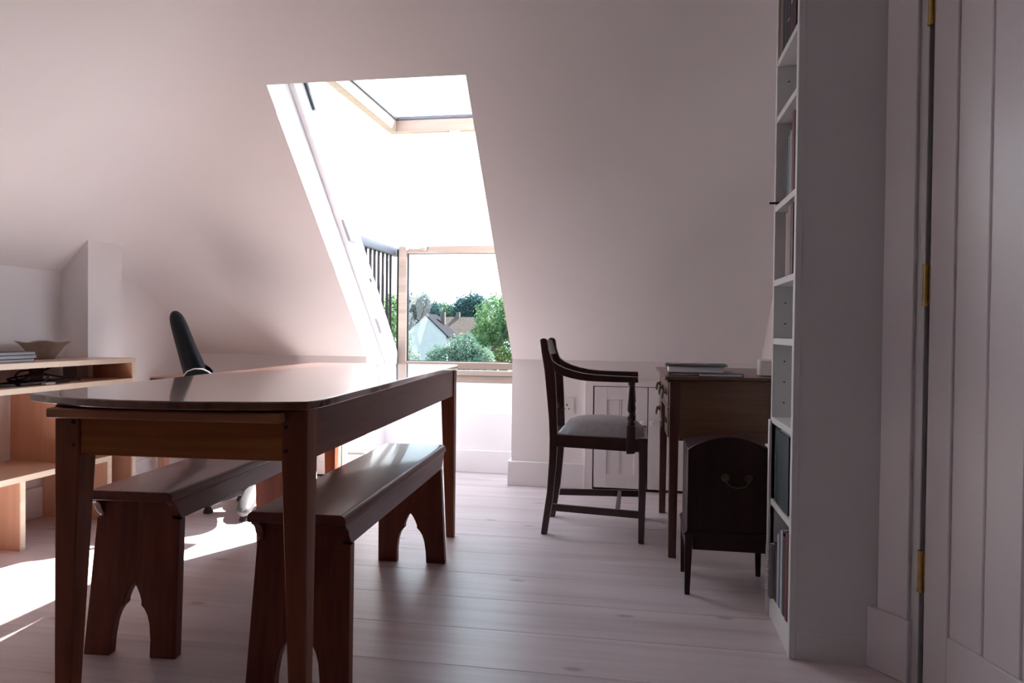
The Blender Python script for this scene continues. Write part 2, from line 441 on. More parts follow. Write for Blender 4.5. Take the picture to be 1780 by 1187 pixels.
# right wall with its sloping head, then the splayed wall with the door
mb = MB()
mb.poly([(0.652, 2.05, 0), (0.652, YK, 0), (0.652, YK, ZK)] + [(0.652, yy, ceil_z(0.64, yy)) for yy in reversed(ys) if 2.05 < yy < YK-0.01] + [(0.652, 2.05, 2.45)])
tag(mb.build('wall_right', M['plaster'], smooth=0), kind='structure')
dd = Vector((0.594, -0.804, 0)).normalized(); dn = Vector((-dd.y, dd.x, 0))   # along the splayed wall; dn points away from the room
dn = dn if dn.x > 0 else -dn
D0 = Vector((0.615, 2.072, 0)) + dn*0.02
def dw(s, off, z):
    p = D0 + dd*s + dn*off
    return (p.x, p.y, z)
def dbox(mb, s0, s1, o0, o1, z0, z1):
    mb.hexa([dw(s0, o0, z0), dw(s1, o0, z0), dw(s1, o1, z0), dw(s0, o1, z0)], [dw(s0, o0, z1), dw(s1, o0, z1), dw(s1, o1, z1), dw(s0, o1, z1)])
    return mb
mb = MB()
dbox(mb, 0.019, 0.135, 0, 0.12, 0, 2.5)
dbox(mb, 0.135, 0.93, 0, 0.12, 2.02, 2.5)
dbox(mb, 0.93, 1.85, 0, 0.12, 0, 2.5)
tag(mb.build('wall_right_splayed', M['plaster'], smooth=0), kind='structure')
mb = MB()      # the rest of the room behind the camera, and the landing behind the door
mb.poly([(1.7, -3.8, 0), (1.7, 2.6, 0), (1.7, 2.6, 2.5), (1.7, -3.8, 2.5)])
mb.poly([(0.64, 2.6, 0), (1.7, 2.6, 0), (1.7, 2.6, 2.5), (0.64, 2.6, 2.5)])
tag(mb.build('wall_landing', M['bounce_cut'], smooth=0), kind='structure')
mb = MB()
mb.poly([(XW, -3.8, 0), (1.7, -3.8, 0), (1.7, -3.8, 0.72), (XW, -3.8, 0.72)])
tag(mb.build('wall_back', M['bounce_cut'], smooth=0), kind='structure')

# skirting boards
tag(bx(XR-0.02, -0.287, YK-0.02, YK, 0, 0.14).build('baseboard_far', M['white_paint'], bevel=0.004), kind='structure')
tag(bx(0.40, 0.651, YK-0.02, YK, 0, 0.14).build('baseboard_far_right', M['white_paint'], bevel=0.004), kind='structure')
tag(bx(-1.69, XL+0.02, YK-0.02, YK, 0, 0.14).build('baseboard_far_left', M['white_paint'], bevel=0.004), kind='structure')
mb = bx(XL, XR, YR-0.02, YR, 0, 0.14)
mb.box(XL, XL+0.02, YK+0.0005, YR-0.0205, 0, 0.14); mb.box(XR-0.02, XR, YK+0.0005, YR-0.0205, 0, 0.14)
tag(mb.build('baseboard_recess', M['white_paint'], bevel=0.004), kind='structure')
mb = bx(XW, XW+0.02, -3.7, 3.07, 0, 0.14); mb.box(-2.57, -2.55, 3.07, 3.30, 0, 0.14); mb.box(XW, XW+0.02, 3.30, YK, 0, 0.14)
tag(mb.build('baseboard_left', M['white_paint'], bevel=0.004), kind='structure')

# ------------------------------------------------------------------ the roof window
win = thing('window_1', (-1.14, 4.43, 0.36), kind='structure')
win['label'] = 'open roof window with swung-out upper sash and upright lower sash'
# side members of the fixed frame, white, one each side, with the metal fittings on the left one
def side(x0, x1):
    a, b = S0+0.27, S0+0.50
    return MB().prism([(a-2.14, 2.14), (a-0.60, 0.60), (b-0.60, 0.60), (b-2.14, 2.14)], 0, x0, x1)
fr = side(XL, XL+0.028).build('roof_frame', M['white_paint'], win, bevel=0.002)
side(XR-0.028, XR).build('roof_frame', M['white_paint'], win, bevel=0.002)
MB().prism([(3.02, 2.08), (3.135, 2.08), (3.135, 2.24), (3.02, 2.24)], 0, XL, XR).build('roof_frame', M['white_paint'], win)
MB().box(XL, XR, 4.62, 4.70, 0.545, 0.60).build('roof_frame', M['white_paint'], win)
def on_slope(x0, x1, p0, p1, z0, z1):
    """block lying on the frame; p = y+z offset from the slope, z range along it"""
    return MB().prism([(S0+p0-z0, z0), (S0+p1-z0, z0), (S0+p1-z1, z1), (S0+p0-z1, z1)], 0, x0, x1)
for z0, z1 in ((1.36, 1.46), (0.86, 0.95)):
    on_slope(XL+0.028, XL+0.042, 0.285, 0.40, z0, z1).build('frame_bracket', M['grey_plastic'], win)
on_slope(XL+0.028, XL+0.034, 0.42, 0.435, 1.16, 1.18).build('screw_cap', M['gasket'], win)
on_slope(XL+0.028, XL+0.042, 0.40, 0.42, 1.93, 2.06).build('stay_arm', M['rail_grey'], win)
# sill
mb = bx(XL, XR, 4.585, 4.64, 0.590, 0.622); mb.box(XL, XR, 4.600, 4.64, 0.548, 0.588)
mb.build('window_sill', M['sill_pine'], win, bevel=0.003)
# lower sash, standing upright
sx0, sx1, sy0, sy1, sz0, sz1 = -1.548, -0.735, 4.583, 4.628, 0.632, 1.425
low = bx(sx0+0.052, sx1-0.052, sy0, sy1, sz0, sz0+0.043).build('lower_sash', M['sash_pine'], win, bevel=0.003)
bx(sx0+0.052, sx1-0.052, sy0, sy1, sz1-0.047, sz1).build('top_rail', M['sash_pine'], low, bevel=0.003)
bx(sx0, sx0+0.052, sy0, sy1, sz0, sz1).build('stile', M['sash_pine'], low, bevel=0.003)
bx(sx1-0.052, sx1, sy0, sy1, sz0, sz1).build('stile', M['sash_pine'], low, bevel=0.003)
mb = MB()
g = (sx0+0.052, sx1-0.052, sz0+0.043, sz1-0.047)
mb.box(g[0], g[1], 4.612, 4.618, g[2], g[2]+0.006); mb.box(g[0], g[0]+0.009, 4.612, 4.618, g[2], g[3])
mb.box(g[1]-0.009, g[1], 4.612, 4.618, g[2], g[3]); mb.box(g[0], g[1], 4.612, 4.618, g[3]-0.003, g[3])
mb.build('gasket', M['gasket'], low)
bx(g[0]+0.001, g[1]-0.001, 4.616, 4.6205, g[2], g[3]).build('glass_pane', M['glass_dirty'], low, smooth=0)
mb = MB(); mb.tube([(-1.487, 4.57, 1.408), (-1.482, 4.562, 1.411), (-1.37, 4.562, 1.411), (-1.362, 4.57, 1.408)], 0.0095, 8)
mb.box(-1.495, -1.475, 4.563, 4.585, 1.398, 1.42); mb.box(-1.375, -1.355, 4.563, 4.585, 1.398, 1.42)
mb.build('latch_handle', M['chrome'], low, bevel=0.002)
# upper sash, swung out to lie level
ux0, ux1, uy0, uy1, uz0, uz1 = -1.54, -0.735, 3.14, 4.392, 2.100, 2.186
up = bx(ux0+0.05, ux1-0.05, uy1-0.05, uy1, uz0, uz1-0.012).build('upper_sash', M['sash_pine'], win, bevel=0.003)
bx(ux0, ux0+0.05, uy0, uy1, uz0, uz1-0.012).build('stile', M['sash_pine'], up, bevel=0.003)
bx(ux1-0.05, ux1, uy0, uy1, uz0, uz1-0.012).build('stile', M['sash_pine'], up, bevel=0.003)
bx(ux0+0.05, ux1-0.05, uy0, uy0+0.075, uz0, uz1-0.012).build('top_rail', M['sash_pine'], up, bevel=0.003)
mb = MB()
mb.box(ux0, ux1, uy1-0.058, uy1, uz1-0.012, uz1+0.006); mb.box(ux0, ux0+0.056, uy0, uy1, uz1-0.012, uz1+0.006)
mb.box(ux1-0.056, ux1, uy0, uy1, uz1-0.012, uz1+0.006)
mb.build('gasket', M['rail_grey'], up)
bx(ux0+0.05, ux1-0.05, uy0+0.05, uy1-0.05, uz1-0.010, uz1-0.005).build('glass_pane', M['glass'], up, smooth=0)
mb = MB(); mb.box(-1.155, -1.09, 4.35, 4.385, 2.088, 2.101)
mb.tube([(-1.135, 4.365, 2.09), (-1.127, 4.35, 2.068), (-1.110, 4.34, 2.052)], [0.009, 0.008, 0.005], 8)
mb.build('latch', M['grey_plastic'], up, bevel=0.002)
# side railing that folds out with the lower sash
rl = MB()
rl.prism([(-1.622, 1.368), (-1.580, 1.368), (-1.576, 1.380), (-1.576, 1.420), (-1.592, 1.428), (-1.612, 1.428), (-1.624, 1.418)], 1, 3.965, 4.695)
rail = rl.build('railing', M['rail_grey'], win, bevel=0.002)
for by in (4.06, 4.134, 4.209, 4.28, 4.352, 4.428, 4.505, 4.572):
    bx(-1.606, -1.594, by-0.009, by+0.009, 5.36-by-0.02, 1.37).build('baluster', M['gun_metal'], rail)
mb = bx(-1.566, -1.552, 4.600, 4.630, 0.60, 1.405)
mb.box(-1.60, -1.555, 4.675, 4.70, 1.372, 1.425)
mb.build('railing_post', M['gun_metal'], rail, bevel=0.002)
MB().tube([(-1.557, 4.60, 0.72), (-1.553, 4.58, 0.68), (-1.556, 4.585, 0.63)], 0.003, 6).build('stay_wire', M['chrome'], rail)

# ------------------------------------------------------------------ door and casing on the right
tr = MB()
dbox(tr, 0.026, 0.112, -0.022, 0.0, 0.16, 2.09)
dbox(tr, 0.0, 0.118, -0.028, 0.0, 0.0, 0.162)
dbox(tr, 0.93, 1.03, -0.022, 0.0, 0.0, 2.09)
dbox(tr, 0.018, 1.03, -0.022, 0.0, 2.0, 2.09)
tag(tr.build('trim_2', M['door_white'], bevel=0.003), kind='structure')
jm = MB()
dbox(jm, 0.112, 0.135, -0.012, 0.12, 0.0, 2.02); dbox(jm, 0.91, 0.93, -0.012, 0.12, 0.0, 2.02); dbox(jm, 0.135, 0.91, -0.012, 0.12, 2.0, 2.02)
tag(jm.build('trim_3', M['cabinet_white'], bevel=0.002), kind='structure')
HX, HY = 0.7035, 1.951
door = thing('door_1', (HX, HY, 0), kind='structure', rot=math.radians(-75))   # local +x runs along the leaf
door['label'] = 'white boarded door with brass hinges standing ajar beside the bookcase'
DT = 0.038
def lbox(*a):
    return MB().box(*a)
# leaf: local y from 0 (face towards the room is -y side) ; find the side facing the camera
# with a rotation of -75 degrees local -y points to (-0.966,-0.26) i.e. towards the room
def dpart(name, x0, x1, y0, y1, z0, z1, mat, bev=0.003, par=None):
    return lbox(x0, x1, y0, y1, z0, z1).build(name, mat, par or door, bevel=bev, local=True)
dpart('door_stile', 0.004, 0.089, 0.0, DT, 0.008, 2.0, M['door_white'])
dpart('door_stile', 0.635, 0.72, 0.0, DT, 0.008, 2.0, M['door_white'])
dpart('bottom_rail', 0.089, 0.635, 0.0, DT, 0.008, 0.170, M['door_white'])
dpart('top_rail', 0.089, 0.635, 0.0, DT, 1.90, 2.0, M['door_white'])
bw = (0.635-0.089)/5
for k in range(5):
    dpart('door_board', 0.089+bw*k+0.0008, 0.089+bw*(k+1)-0.0008, 0.004, DT-0.006, 0.168, 1.902, M['door_white'], bev=0.005)
dpart('door_core', 0.085, 0.64, 0.018, 0.026, 0.16, 1.91, M['door_white'], bev=0)
for hz in (0.245, 0.955, 1.645):
    hg = MB(); hg.lathe([(0.0065, hz), (0.0065, hz+0.1)], 12, (-0.004, -0.004, 0))
    hg = hg.build('hinge', M['brass'], door, local=True)
    bx(0.004, 0.0065, -0.002, 0.03, hz+0.002, hz+0.098).build('hinge_leaf', M['brass'], hg, local=True)
    mb = MB()
    for kz in (0.0, 0.97):
        mb.lathe([(0.008, hz-0.002+kz*0.1), (0.008, hz+0.005+kz*0.1)], 12, (-0.004, -0.004, 0))
    mb.build('hinge_cap', M['brass'], hg, local=True)

# ------------------------------------------------------------------ eaves cupboards in the far knee wall
def cupboard(x_frame0, x_doors, x_frame1, label, knob_at):
    c = thing('eaves_cupboard', ((x_frame0+x_frame1)/2, YK-0.03, 0), label, 'cupboard')
    mb = bx(x_frame0, x_doors[0]-0.004, YK-0.032, YK, 0, 0.609); mb.box(x_doors[-1]+0.004, x_frame1, YK-0.032, YK, 0, 0.609)
    mb.box(x_doors[0]-0.004, x_doors[-1]+0.004, YK-0.032, YK, 0.581, 0.609); 
    mb.build('cupboard_frame', M['white_paint'], c, bevel=0.002)
    bx(x_doors[0]-0.004, x_doors[-1]+0.004, YK-0.004, YK, 0, 0.581).build('gap_shade_sheet', M['shadow_gap'], c)  # black sheet behind the doors paints the shade in their gaps
    for i in range(len(x_doors)-1):
        a, b = x_doors[i]+0.0025, x_doors[i+1]-0.0025
        d = MB()
        yf = YK-0.030
        d.box(a, a+0.07, yf, YK-0.008, 0.016, 0.577); d.box(b-0.07, b, yf, YK-0.008, 0.016, 0.577)
        d.box(a+0.07, b-0.07, yf, YK-0.008, 0.016, 0.090); d.box(a+0.07, b-0.07, yf, YK-0.008, 0.507, 0.577)
        d = d.build('cupboard_door', M['white_paint'], c, bevel=0.0015)
        mid = (a+b)/2
        p = bx(a+0.07, mid-0.006, yf+0.008, YK-0.010, 0.09, 0.507); p.box(mid+0.006, b-0.07, yf+0.008, YK-0.010, 0.09, 0.507)
        p.box(mid-0.004, mid+0.004, yf+0.006, YK-0.010, 0.09, 0.507)
        p.build('door_panel', M['white_paint'], d, bevel=0.0015)
        kx = (b-0.024) if knob_at[i] == 'r' else (a+0.024)
        MB().lathe([(0.006, yf), (0.006, yf-0.010), (0.014, yf-0.014), (0.016, yf-0.022), (0.010, yf-0.028)], 14, (kx, 0, 0.384), ax=1).build('door_knob', M['white_paint'], d)
    return c
cupboard(-0.287, (-0.238, 0.058, 0.352), 0.40, 'low white two-door cupboard in the knee wall behind the armchair', 'rl')
cupboard(-2.36, (-2.31, -2.015, -1.722), -1.69, 'low white cupboard in the knee wall left of the window recess', 'rl')

sk = thing('wall_socket', (-0.393, YK, 0.464), 'white single wall socket seen through the armchair back', 'socket')
bx(-0.437, -0.350, YK-0.009, YK, 0.421, 0.507).build('face_plate', M['outlet'], sk, bevel=0.002)
mb = MB()
mb.box(-0.394, -0.387, YK-0.0096, YK-0.008, 0.462, 0.474); mb.box(-0.407, -0.398, YK-0.0096, YK-0.008, 0.444, 0.449); mb.box(-0.383, -0.374, YK-0.0096, YK-0.008, 0.444, 0.449)
mb.build('pin_hole', M['black_plastic'], sk)['kind'] = 'stuff'
bx(-0.422, -0.412, YK-0.012, YK-0.008, 0.455, 0.478).build('rocker_switch', M['outlet'], sk, bevel=0.001)

# ------------------------------------------------------------------ long table
def leg_taper(x0, x1, y0, y1, z1, bx0, bx1, by0, by1):
    return MB().hexa([(bx0, by0, 0), (bx1, by0, 0), (bx1, by1, 0), (bx0, by1, 0)], [(x0, y0, z1), (x1, y0, z1), (x1, y1, z1), (x0, y1, z1)])
TR = math.radians(3.2)
tb = thing('dining_table', (-0.673, 1.417, 0), 'long dark farmhouse table with glossy top and tapered legs', 'table', rot=TR)
TW, TL = 0.568, 1.628
lt, lb = 0.056, 0.034
for (cx, cy) in ((0, 0), (1, 0), (0, 1), (1, 1)):
    x0, x1 = ((-TW, -TW+lt) if cx == 0 else (-lt, 0)); y0, y1 = ((0, lt) if cy == 0 else (TL-lt, TL))
    b0, b1 = ((-TW, -TW+lb) if cx == 0 else (-lb, 0)); c0, c1 = ((0, lb) if cy == 0 else (TL-lb, TL))
    v = MB()
    v.hexa([(x0, y0, 0.59), (x1, y0, 0.59), (x1, y1, 0.59), (x0, y1, 0.59)], [(x0, y0, 0.7115), (x1, y0, 0.7115), (x1, y1, 0.7115), (x0, y1, 0.7115)])
    v.hexa([(b0, c0, 0), (b1, c0, 0), (b1, c1, 0), (b0, c1, 0)], [(x0, y0, 0.59), (x1, y0, 0.59), (x1, y1, 0.59), (x0, y1, 0.59)])
    bmesh.ops.remove_doubles(v.bm, verts=v.bm.verts[:], dist=1e-5)
    lg = v.build('leg', M['table_leg'], tb, bevel=0.003, local=True)
    if cy == 0:
        px = (-TW+lt-0.012) if cx == 0 else (-lt+0.010)
        for pz in (0.675, 0.625):
            MB().lathe([(0.0045, 0.004), (0.0045, -0.001)], 10, (px, 0, pz), ax=1).build('peg', M['chest'], lg, local=True)
bx(-TW+lt, -lt, 0.006, 0.028, 0.602, 0.7115).build('end_apron', M['table_end'], tb, bevel=0.002, local=True)
bx(-TW+lt, -lt, TL-0.028, TL-0.006, 0.602, 0.7115).build('end_apron', M['table_end'], tb, bevel=0.002, local=True)
bx(-0.026, -0.004, lt, TL-lt, 0.604, 0.7115).build('side_apron', M['table'], tb, bevel=0.002, local=True)
bx(-TW+0.004, -TW+0.026, lt, TL-lt, 0.604, 0.7115).build('side_apron', M['table'], tb, bevel=0.002, local=True)
bx(-TW+0.002, -0.048, -0.030, 0.005, 0.685, 0.706).build('end_slat', M['slat'], tb, bevel=0.004, local=True)
top = [(-0.656, 0.035), (-0.635, 0.022), (-0.60, 0.006), (-0.564, -0.0105), (-0.48, -0.040), (-0.382, -0.0605), (-0.30, -0.0625), (-0.2136, -0.058), (-0.099, -0.0375), (-0.030, -0.020), (0.002, -0.007), (0.010, 0.012),
       (0.0148, 0.047), (0.0165, 0.103), (0.009, 0.716), (-0.0055, 1.680), (-0.010, 1.69), (-0.02, 1.694), (-0.655, 1.69), (-0.668, 1.685), (-0.672, 1.67)]
MB().prism(top, 2, 0.712, 0.730).build('table_top', M['tabletop'], tb, bevel=0.003, local=True)

# ------------------------------------------------------------------ two benches
bench = thing('bench', (-0.757, 1.630, 0), 'dark polished wooden bench in front, under the right side of the table', 'bench', rot=math.radians(2.5), group='benches at the long table')
BL, BH = 1.085, 0.444
# local origin: right-hand near corner region -> centre line x=0, near end y=0
prof = []
for k in range(5):
    a = PI/2*k/4
    prof.append((0.1225-0.016+0.016*math.sin(a), BH-0.016+0.016*math.cos(a)))
half = prof + [(0.1225, BH-0.024), (0.118, BH-0.026)]
poly = half + [(-x, z) for x, z in reversed(half)]
MB().prism(poly, 1, 0.0, BL).build('seat_board', M['bench'], bench, bevel=0.002, local=True, smooth=30)
def ogee(y0, sgn):
    # end of a side rail: set back going down, with a small step and a cove
    return [(y0, BH-0.026), (y0+sgn*0.004, BH-0.034), (y0+sgn*0.012, BH-0.038), (y0+sgn*0.020, BH-0.046), (y0+sgn*0.026, BH-0.060), (y0+sgn*0.038, BH-0.074), (y0+sgn*0.048, BH-0.081)]
a = ogee(0.012, 1); b = ogee(BL-0.012, -1)
for s in (-1, 1):
    MB().prism(a + b[::-1], 0, s*0.1185, s*0.0985).build('side_rail', M['bench'], bench, bevel=0.0015, local=True)
cut = [(0.056, 0.0), (0.055, 0.045), (0.050, 0.085), (0.043, 0.108), (0.034, 0.124), (0.024, 0.134), (0.0235, 0.146), (0.018, 0.162), (0.009, 0.180), (0.0, 0.192)]
for e in (0, 1):
    y0 = 0.052 if e == 0 else BL-0.052
    sg = -1 if e == 0 else 1
    def shear(x, yv, z, y0=y0, sg=sg):
        k = 1 - z/0.42
        return (x*(1 + 0.02*k), y0 + sg*(0.045*k) + yv, z)
    mb = MB()
    tz = BH-0.024
    # two mirrored halves keep the faces simple
    full = [(-0.129, 0)] + [(-x, z) for x, z in cut] + [(x, z) for x, z in reversed(cut[:-1])] + [(0.129, 0), (0.0984, tz-0.07+0.015), (0.0984, tz), (-0.0984, tz), (-0.0984, tz-0.07+0.015)]
    full = [(-0.127, 0)] + [(-x, z) for x, z in cut] + [(x, z) for x, z in reversed(cut[:-1])] + [(0.127, 0), (0.1180, 0.362), (0.0984, 0.364), (0.0984, tz), (-0.0984, tz), (-0.0984, 0.364), (-0.1180, 0.362)]
    t0, t1 = (0.0, 0.030) if e == 0 else (-0.030, 0.0)
    mb.prism(full, 1, t0, t1, f=shear)
    mb.build('leg', M['bench_leg'], bench, bevel=0.002, local=True)
# root at the centre of the near end of the right bench
bench.location = (-0.790, 1.605, 0)
dup(bench, (-1.326, 1.728, 0), math.radians(4.2), 'dark polished wooden bench farther left, on the sunlit side of the table')

# ------------------------------------------------------------------ mahogany armchair
ch = thing('armchair', (-0.39, 3.30, 0), 'dark mahogany open armchair with grey leather seat, facing the desk', 'chair')
def sidef(s):
    """plane of one side of the chair: (x,y-offset,z) -> point"""
    return lambda x, yo, z: (x*0.9914, s*(0.167+0.1325*x) + s*yo*-1, z)
th = 0.030
stile = [(-0.016, 0.0), (0.012, 0.0), (0.036, 0.16), (0.048, 0.30), (0.053, 0.40), (0.052, 0.46), (0.047, 0.58), (0.041, 0.68), (0.036, 0.725), (0.022, 0.765), (0.010, 0.80), (0.004, 0.840), (-0.004, 0.849), (-0.020, 0.851), (-0.030, 0.844),
         (-0.022, 0.79), (-0.008, 0.71), (0.004, 0.60), (0.014, 0.50), (0.018, 0.42), (0.017, 0.33), (0.008, 0.18)]
arm_top = [(0.019, 0.766), (0.030, 0.752), (0.050, 0.738), (0.080, 0.7245), (0.120, 0.7125), (0.164, 0.7035), (0.22, 0.6985), (0.30, 0.696), (0.395, 0.6945)]
arm_bot = [(0.397, 0.671), (0.30, 0.670), (0.22, 0.6705), (0.177, 0.672), (0.145, 0.6755), (0.114, 0.681), (0.088, 0.687), (0.060, 0.6955), (0.040, 0.704), (0.036, 0.720)]
for s in (-1, 1):
    f = sidef(s)
    MB().prism(stile, 1, 0.0, th, f=f).build('back_leg', M['mahogany'], ch, bevel=0.004, local=True)
    MB().prism(arm_top+arm_bot, 1, -0.003, th+0.004, f=f).build('arm', M['mahogany'], ch, bevel=0.004, local=True)
    MB().prism([(0.405, 0), (0.429, 0), (0.440, 0.44), (0.402, 0.44)], 1, 0.0, 0.036, f=f).build('front_leg', M['mahogany'], ch, bevel=0.003, local=True)
    MB().prism([(0.045, 0.384), (0.404, 0.381), (0.404, 0.436), (0.045, 0.436)], 1, 0.002, 0.026, f=f).build('seat_rail', M['mahogany'], ch, bevel=0.002, local=True)
    MB().prism([(0.030, 0.104), (0.408, 0.102), (0.408, 0.132), (0.035, 0.134)], 1, 0.008, 0.024, f=f).build('stretcher', M['mahogany'], ch, bevel=0.002, local=True)
    # arm support: square block against the rail, turned baluster above
    x0, y0, _ = f(0.369, 0.010, 0)
    mb = MB()
    mb.lathe([(0.013, 0.490), (0.017, 0.494), (0.017, 0.500), (0.011, 0.505), (0.016, 0.512), (0.0185, 0.520), (0.017, 0.530), (0.010, 0.539), (0.010, 0.543), (0.017, 0.548), (0.0175, 0.556), (0.0165, 0.575), (0.0105, 0.652), (0.0105, 0.657), (0.015, 0.661), (0.015, 0.672)], 14, (x0, y0, 0))
    sp = mb.build('arm_support', M['mahogany'], ch, local=True)
    MB().prism([(0.351, 0.372), (0.387, 0.376), (0.387, 0.490), (0.351, 0.490)], 1, -0.012, 0.022, f=f).build('support_block', M['mahogany'], sp, bevel=0.002, local=True)
# cross pieces
bx(0.404, 0.436, -0.19, 0.19, 0.384, 0.436).build('front_rail', M['mahogany'], ch, bevel=0.002, local=True)
bx(0.022, 0.046, -0.145, 0.145, 0.384, 0.436).build('back_rail', M['mahogany'], ch, bevel=0.002, local=True)
bx(0.304, 0.322, -0.192, 0.192, 0.106, 0.130).build('cross_stretcher', M['mahogany'], ch, bevel=0.002, local=True)
def slab(zx, w, name):
    # bar between the stiles, zx = list of (x centre, z); curved backwards in plan
    mb = MB(); n = 8; ring = []
    for i in range(n+1):
        t = -1 + 2*i/n
        y_ = t*w; dx = -0.014*(1-t*t)
        ring.append([mb.bm.verts.new((x+dx+o, y_, z)) for (x, z), o in ((zx[0], -0.008), (zx[1], -0.008), (zx[1], 0.008), (zx[0], 0.008))])
    for a_, b_ in zip(ring, ring[1:]):
        for k in range(4):
            mb.bm.faces.new((a_[k], a_[(k+1) % 4], b_[(k+1) % 4], b_[k]))
    mb.bm.faces.new(ring[0]); mb.bm.faces.new(ring[-1][::-1])
    return mb.build(name, M['mahogany'], ch, bevel=0.003, local=True)
slab([(0.004, 0.775), (-0.014, 0.842)], 0.142, 'crest_rail')
slab([(0.026, 0.520), (0.023, 0.545)], 0.142, 'cross_rail')
for k in (-1, 0, 1):
    MB().hexa([(0.010, k*0.055-0.006, 0.545), (0.022, k*0.055-0.006, 0.545), (0.022, k*0.055+0.006, 0.545), (0.010, k*0.055+0.006, 0.545)],
              [(-0.012, k*0.055-0.006, 0.776), (0.0, k*0.055-0.006, 0.776), (0.0, k*0.055+0.006, 0.776), (-0.012, k*0.055+0.006, 0.776)]).build('back_spindle', M['mahogany'], ch, bevel=0.002, local=True)
# drop-in seat, domed
mb = MB(); n = 10; gr = []
for i in range(n+1):
    u = i/n; row = []
    for j in range(n+1):
        v = -1+2*j/n
        x = 0.050 + u*0.372
        hw = 0.150 + 0.1325*(x)*0.95
        e = min(1, (1-abs(2*u-1)**3.2)) * min(1, (1-abs(v)**3.2))
        row.append(mb.bm.verts.new((x, v*hw, 0.437 + 0.066*max(0, e)**0.55)))
    gr.append(row)
for i in range(n):
    for j in range(n):
        mb.bm.faces.new((gr[i][j], gr[i+1][j], gr[i+1][j+1], gr[i][j+1]))
mb.bm.faces.new([gr[0][j] for j in range(n, -1, -1)] + [gr[i][0] for i in range(1, n+1)] + [gr[n][j] for j in range(1, n+1)] + [gr[i][n] for i in range(n-1, 0, -1)])
mb.build('seat_cushion', M['leather'], ch, local=True, smooth=70)

# ------------------------------------------------------------------ writing desk by the right wall
dk = thing('writing_desk', (0.124, 2.905, 0), 'mahogany kneehole writing desk against the right wall', 'desk', rot=math.radians(1.2))
DW, DL, DZ = 0.497, 0.755, 0.71      # depth (x), length (y), height
for (lx, ly) in ((0, 0), (0, DL-0.038), (DW-0.038, 0), (DW-0.038, DL-0.038)):
    leg_taper(lx, lx+0.038, ly, ly+0.038, 0.69, lx+0.003, lx+0.033, ly+0.004, ly+0.034).build('leg', M['desk_leg'], dk, bevel=0.002, local=True)
bx(0.038, DW-0.038, 0.003, 0.021, 0.460, 0.69).build('side_panel', M['desk'], dk, bevel=0.002, local=True)
bx(0.038, DW-0.038, DL-0.021, DL-0.003, 0.460, 0.69).build('side_panel', M['desk'], dk, bevel=0.002, local=True)
bx(DW-0.022, DW-0.004, 0.038, DL-0.038, 0.460, 0.69).build('back_panel', M['desk'], dk, bevel=0.002, local=True)
bx(0.006, DW-0.03, 0.24, 0.254, 0.462, 0.685).build('pedestal_panel', M['desk'], dk, local=True)
bx(0.006, DW-0.03, DL-0.254, DL-0.24, 0.462, 0.685).build('pedestal_panel', M['desk'], dk, local=True)
mb = MB()
ov = [(-0.020, 0.712), (-0.022, 0.706), (-0.020, 0.700), (-0.010, 0.694), (-0.006, 0.690)]
mb.box(-0.020, DW+0.006, -0.020, DL+0.020, 0.698, 0.712)
mb.build('desk_top', M['desk'], dk, bevel=0.004, local=True)
bx(-0.010, DW+0.002, -0.010, DL+0.010, 0.6885, 0.698).build('top_moulding', M['desk'], dk, bevel=0.003, local=True)
def drawer(y0, y1, z0, z1):
    d = bx(-0.004, 0.30, y0, y1, z0, z1).build('drawer', M['desk'], dk, bevel=0.003, local=True)
    cy, cz = (y0+y1)/2, (z0+z1)/2 + 0.006
    mb = MB()
    for s in (-1, 1):
        mb.lathe([(0.012, -0.004), (0.012, -0.007), (0.006, -0.008), (0.004, -0.016), (0.006, -0.019)], 12, (0, cy+s*0.034, cz), ax=0)
    pts = [(-0.017, cy-0.034, cz), (-0.020, cy-0.034, cz-0.012), (-0.022, cy-0.024, cz-0.024), (-0.022, cy, cz-0.029), (-0.022, cy+0.024, cz-0.024), (-0.020, cy+0.034, cz-0.012), (-0.017, cy+0.034, cz)]
    mb.tube(pts, 0.003, 8)
    mb.build('drawer_handle', M['dark_brass'], d, local=True)
    bx(-0.0055, -0.003, cy-0.006, cy+0.006, z1-0.026, z1-0.012).build('escutcheon', M['old_brass'], d, local=True)
for (a, b) in ((0.045, 0.236), (0.258, 0.497), (0.519, 0.710)):
    drawer(a, b, 0.588, 0.680)
for (a, b) in ((0.045, 0.236), (0.519, 0.710)):
    drawer(a, b, 0.466, 0.572)
bx(-0.006, 0.03, 0.038, DL-0.038, 0.574, 0.586).build('drawer_divider', M['desk'], dk, bevel=0.002, local=True)

# things on the desk
ZD = 0.7125
def lying_book(name, x0, x1, y0, y1, z0, t, cover, label, cat='book', rot=0.0, cov=0.0025, spine='-x', group=None):
    b = thing(name, ((x0+x1)/2, (y0+y1)/2, z0), label, cat, rot=rot, group=group)
    w, d = (x1-x0)/2, (y1-y0)/2
    mb = bx(-w, w, -d, d, 0, cov); mb.box(-w, w, -d, d, t-cov, t)
    if spine == '+y': mb.box(-w, w, d-cov, d, 0, t)
    elif spine == '-y': mb.box(-w, w, -d, -d+cov, 0, t)
    elif spine == '+x': mb.box(w-cov, w, -d, d, 0, t)
    else: mb.box(-w, -w+cov, -d, d, 0, t)
    mb.build('cover', cover, b, local=True)
    e = 0.004
    bx(-w+(e if spine != '-x' else cov), w-(e if spine != '+x' else cov), -d+(e if spine != '-y' else cov), d-(e if spine != '+y' else cov), cov, t-cov).build('pages', M['paper'], b, local=True)
    return b
dkc = col_mat('dark_grey_cover', (0.035, 0.033, 0.04))
lying_book('notebook', 0.128, 0.378, 2.965, 3.15, ZD, 0.010, col_mat('dark_brown_cover', (0.05, 0.03, 0.03)), 'thin dark notebook at the bottom of the desk pile')
